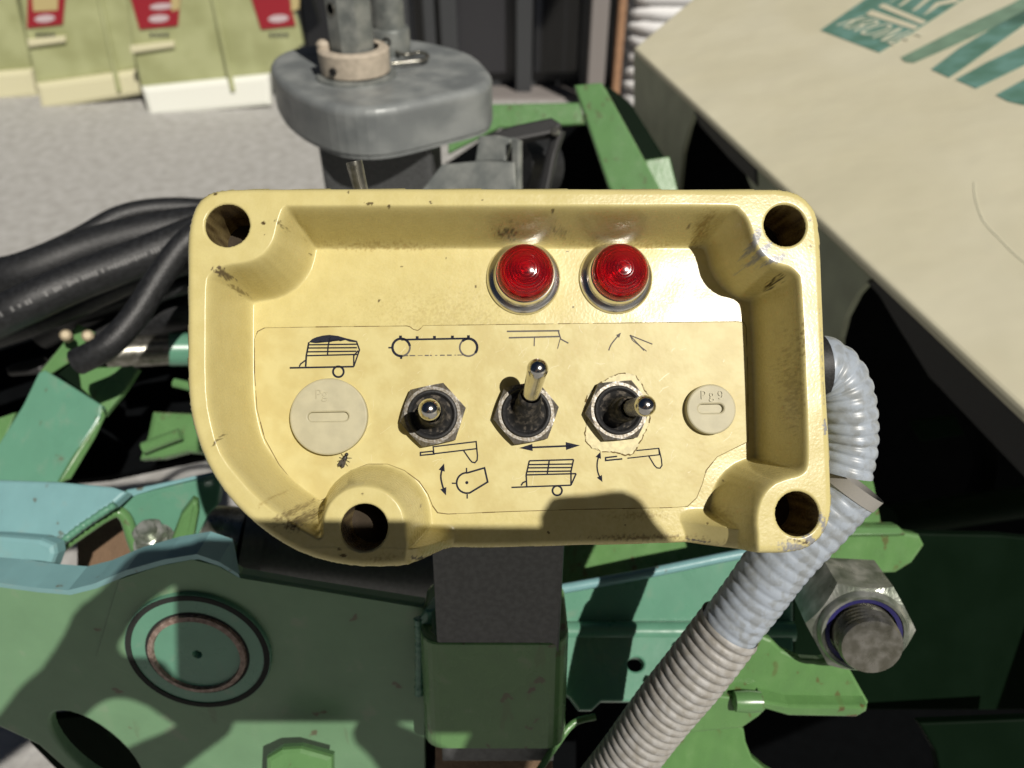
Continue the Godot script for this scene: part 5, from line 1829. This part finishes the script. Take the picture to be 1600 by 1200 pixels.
# tapered bones joined by a smooth minimum on a grid, meshed as surface nets
func flesh(b: Builder, bones: Array, cell: float, blend: float) -> void:
	var lo := Vector3.ONE * 1e9
	var hi := -lo
	for q in bones:
		for e in [[q[0], q[2]], [q[1], q[3]]]:
			lo = lo.min(e[0] - Vector3.ONE * (e[1] + cell * 3.0))
			hi = hi.max(e[0] + Vector3.ONE * (e[1] + cell * 3.0))
	var nx := int((hi.x - lo.x) / cell) + 2
	var ny := int((hi.y - lo.y) / cell) + 2
	var nz := int((hi.z - lo.z) / cell) + 2
	var d := PackedFloat32Array()
	d.resize(nx * ny * nz)
	d.fill(1.0)
	for q in bones:
		var A: Vector3 = q[0]
		var ab: Vector3 = q[1] - q[0]
		var l2 := ab.length_squared()
		var reach := maxf(q[2], q[3]) + blend + cell * 2.0
		var a0: Vector3 = (A.min(q[1]) - Vector3.ONE * reach - lo) / cell
		var a1: Vector3 = (A.max(q[1]) + Vector3.ONE * reach - lo) / cell
		for k in range(maxi(0, int(a0.z)), mini(nz, int(a1.z) + 2)):
			for j in range(maxi(0, int(a0.y)), mini(ny, int(a1.y) + 2)):
				for i in range(maxi(0, int(a0.x)), mini(nx, int(a1.x) + 2)):
					var p := lo + Vector3(i, j, k) * cell
					var t := clampf((p - A).dot(ab) / l2, 0.0, 1.0)
					var s: float = (p - A - ab * t).length() - lerpf(q[2], q[3], t)
					var at_ := (k * ny + j) * nx + i
					var o := d[at_]
					var h := maxf(blend - absf(o - s), 0.0) / blend
					d[at_] = minf(o, s) - h * h * blend * 0.25
	var index := PackedInt32Array()
	index.resize(nx * ny * nz)
	index.fill(-1)
	var base := b.v.size()
	for k in nz - 1:
		for j in ny - 1:
			for i in nx - 1:
				var c0 := (k * ny + j) * nx + i
				var first := d[c0] < 0.0
				var mixed := false
				for m in 8:
					if (d[c0 + (m & 1) + ((m >> 1) & 1) * nx + (m >> 2) * nx * ny] < 0.0) != first:
						mixed = true
						break
				if not mixed:
					continue
				var sum := Vector3()
				var cnt := 0
				for m in 8:
					for ax in 3:
						if m & (1 << ax):
							continue
						var m2 := m | (1 << ax)
						var da := d[c0 + (m & 1) + ((m >> 1) & 1) * nx + (m >> 2) * nx * ny]
						var db := d[c0 + (m2 & 1) + ((m2 >> 1) & 1) * nx + (m2 >> 2) * nx * ny]
						if (da < 0.0) != (db < 0.0):
							sum += Vector3(m & 1, (m >> 1) & 1, m >> 2).lerp(Vector3(m2 & 1, (m2 >> 1) & 1, m2 >> 2), da / (da - db))
							cnt += 1
				var g := Vector3(d[c0 + 1] - d[c0], d[c0 + nx] - d[c0], d[c0 + nx * ny] - d[c0]).normalized()
				index[c0] = b.vert(lo + (Vector3(i, j, k) + sum / cnt) * cell, g)
	for k in range(1, nz - 1):
		for j in range(1, ny - 1):
			for i in range(1, nx - 1):
				var c0 := (k * ny + j) * nx + i
				for ax in 3:
					var st: int = [1, nx, nx * ny][ax]
					if (d[c0] < 0.0) == (d[c0 + st] < 0.0):
						continue
					var u: int = [nx, nx * ny, 1][ax]
					var w: int = [nx * ny, 1, nx][ax]
					var q := [index[c0], index[c0 - u], index[c0 - u - w], index[c0 - w]]
					if q.min() < base:
						continue
					var hint := b.n[q[0]] + b.n[q[2]]
					b.face(q[0], q[1], q[2], hint)
					b.face(q[0], q[2], q[3], hint)


func chain(out: Array, pts: Array, radii: Array) -> void:
	for i in pts.size() - 1:
		out.append([pts[i], pts[i + 1], radii[i] * 0.001, radii[i + 1] * 0.001])


func hand(called: String, label: String, joints: Dictionary, wrist: Vector3, elbow: Vector3) -> void:
	var t := thing(called, label, "person", wrist)
	var bones := []
	var knuckles := []
	for k in ["index", "middle", "ring", "little"]:
		var j: Array = joints[k]
		var r: float = {"index": 8.6, "middle": 8.8, "ring": 8.4, "little": 7.2}[k]
		chain(bones, j, [r + 1.4, r, r - 0.8, r - 1.9])
		knuckles.append(j[0])
	for k in knuckles:
		bones.append([wrist.lerp(k, 0.12), k, 0.0165, 0.0108])
	bones.append([knuckles[0], knuckles[3], 0.0105, 0.0095])
	chain(bones, joints.thumb, [15.0, 11.0, 9.8, 8.0])
	bones.append([wrist, joints.thumb[0], 0.0185, 0.0155])
	var fore := (elbow - wrist)
	bones.append([wrist, wrist + fore * 0.42, 0.0225, 0.0310])
	var b := Builder.new()
	flesh(b, bones, 0.0036, 0.006)
	part("skin", b, M.skin, t)
	for k in joints:
		b = Builder.new()
		var j: Array = joints[k]
		var ax: Vector3 = (j[3] - j[2]).normalized()
		var up: Vector3 = (EYE + U * 0.02 - F * 0.03 - j[3])
		up = (up - ax * up.dot(ax)).normalized()
		lathe(b, j[3] + up * 0.0052, up, [Vector2(0.0046, 0.0), Vector2(0.0040, 0.0012), Vector2(0.0, 0.0017)], 14)
		part("fingernail", b, M.nail, t)
	b = Builder.new()
	tube(b, [wrist + fore * 0.16, wrist + fore * 0.18, wrist + fore * 0.5, elbow, elbow + fore * 0.08], [0.031, 0.034, 0.041, 0.052, 0.045], 28)
	part("sleeve", b, M.sleeve, t)


func photographer() -> void:
	var ph := thing("mobile_phone", "black mobile phone held by its ends in two hands to take the picture", "phone", held(60, -57, -5))
	var loop := []
	for c in [[119, 15, 0.0], [-7, 15, 90.0], [-7, -57, 180.0], [119, -57, 270.0]]:
		for i in 6:
			var a := deg_to_rad(c[2] + 18.0 * i)
			loop.append(held(c[0] - 9.0 * (1.0 if c[0] > 0 else -1.0) + cos(a) * 9.0, c[1] - 9.0 * (1.0 if c[1] > 0 else -1.0) + sin(a) * 9.0, -1.5))
	var b := Builder.new()
	plate(b, loop, F, 0.0078, 0.0015)
	part("case", b, M.phone_black, ph)
	hand("left_hand", "left hand and sleeve of the person who pinches the phone's left end", {
		"index": [held(-55, -47, -22), held(-39, -18, -4), held(-22, 1, 1), held(-1, 7, -3)],
		"middle": [held(-60, -58, -26), held(-41, -38, -3), held(-24, -42, 4), held(-10, -54, 1)],
		"ring": [held(-66, -70, -32), held(-60, -60, -8), held(-52, -70, 0), held(-56, -80, -14)],
		"little": [held(-73, -80, -38), held(-66, -76, -10), held(-58, -86, -10), held(-62, -94, -26)],
		"thumb": [held(-80, -100, -44), held(-42, -83, -26), held(-14, -74, -17), held(9, -57, -12)],
	}, held(-118, -124, -66), held(-330, -250, -262))
	hand("right_hand", "right hand and sleeve of the person who steadies the phone's right end", {
		"index": [held(132, -24, -34), held(132, 6, -12), held(121, 17, -6), held(105, 18, -5)],
		"middle": [held(142, -40, -38), held(142, -20, -4), held(130, -16, 7), held(114, -17, 7)],
		"ring": [held(141, -56, -42), held(140, -42, -7), held(128, -38, 6), held(112, -39, 6)],
		"little": [held(138, -70, -48), held(134, -62, -12), held(122, -58, 3), held(108, -58, 4)],
		"thumb": [held(124, -90, -60), held(110, -80, -36), held(92, -70, -20), held(74, -60, -13)],
	}, held(136, -108, -88), held(210, -240, -310))
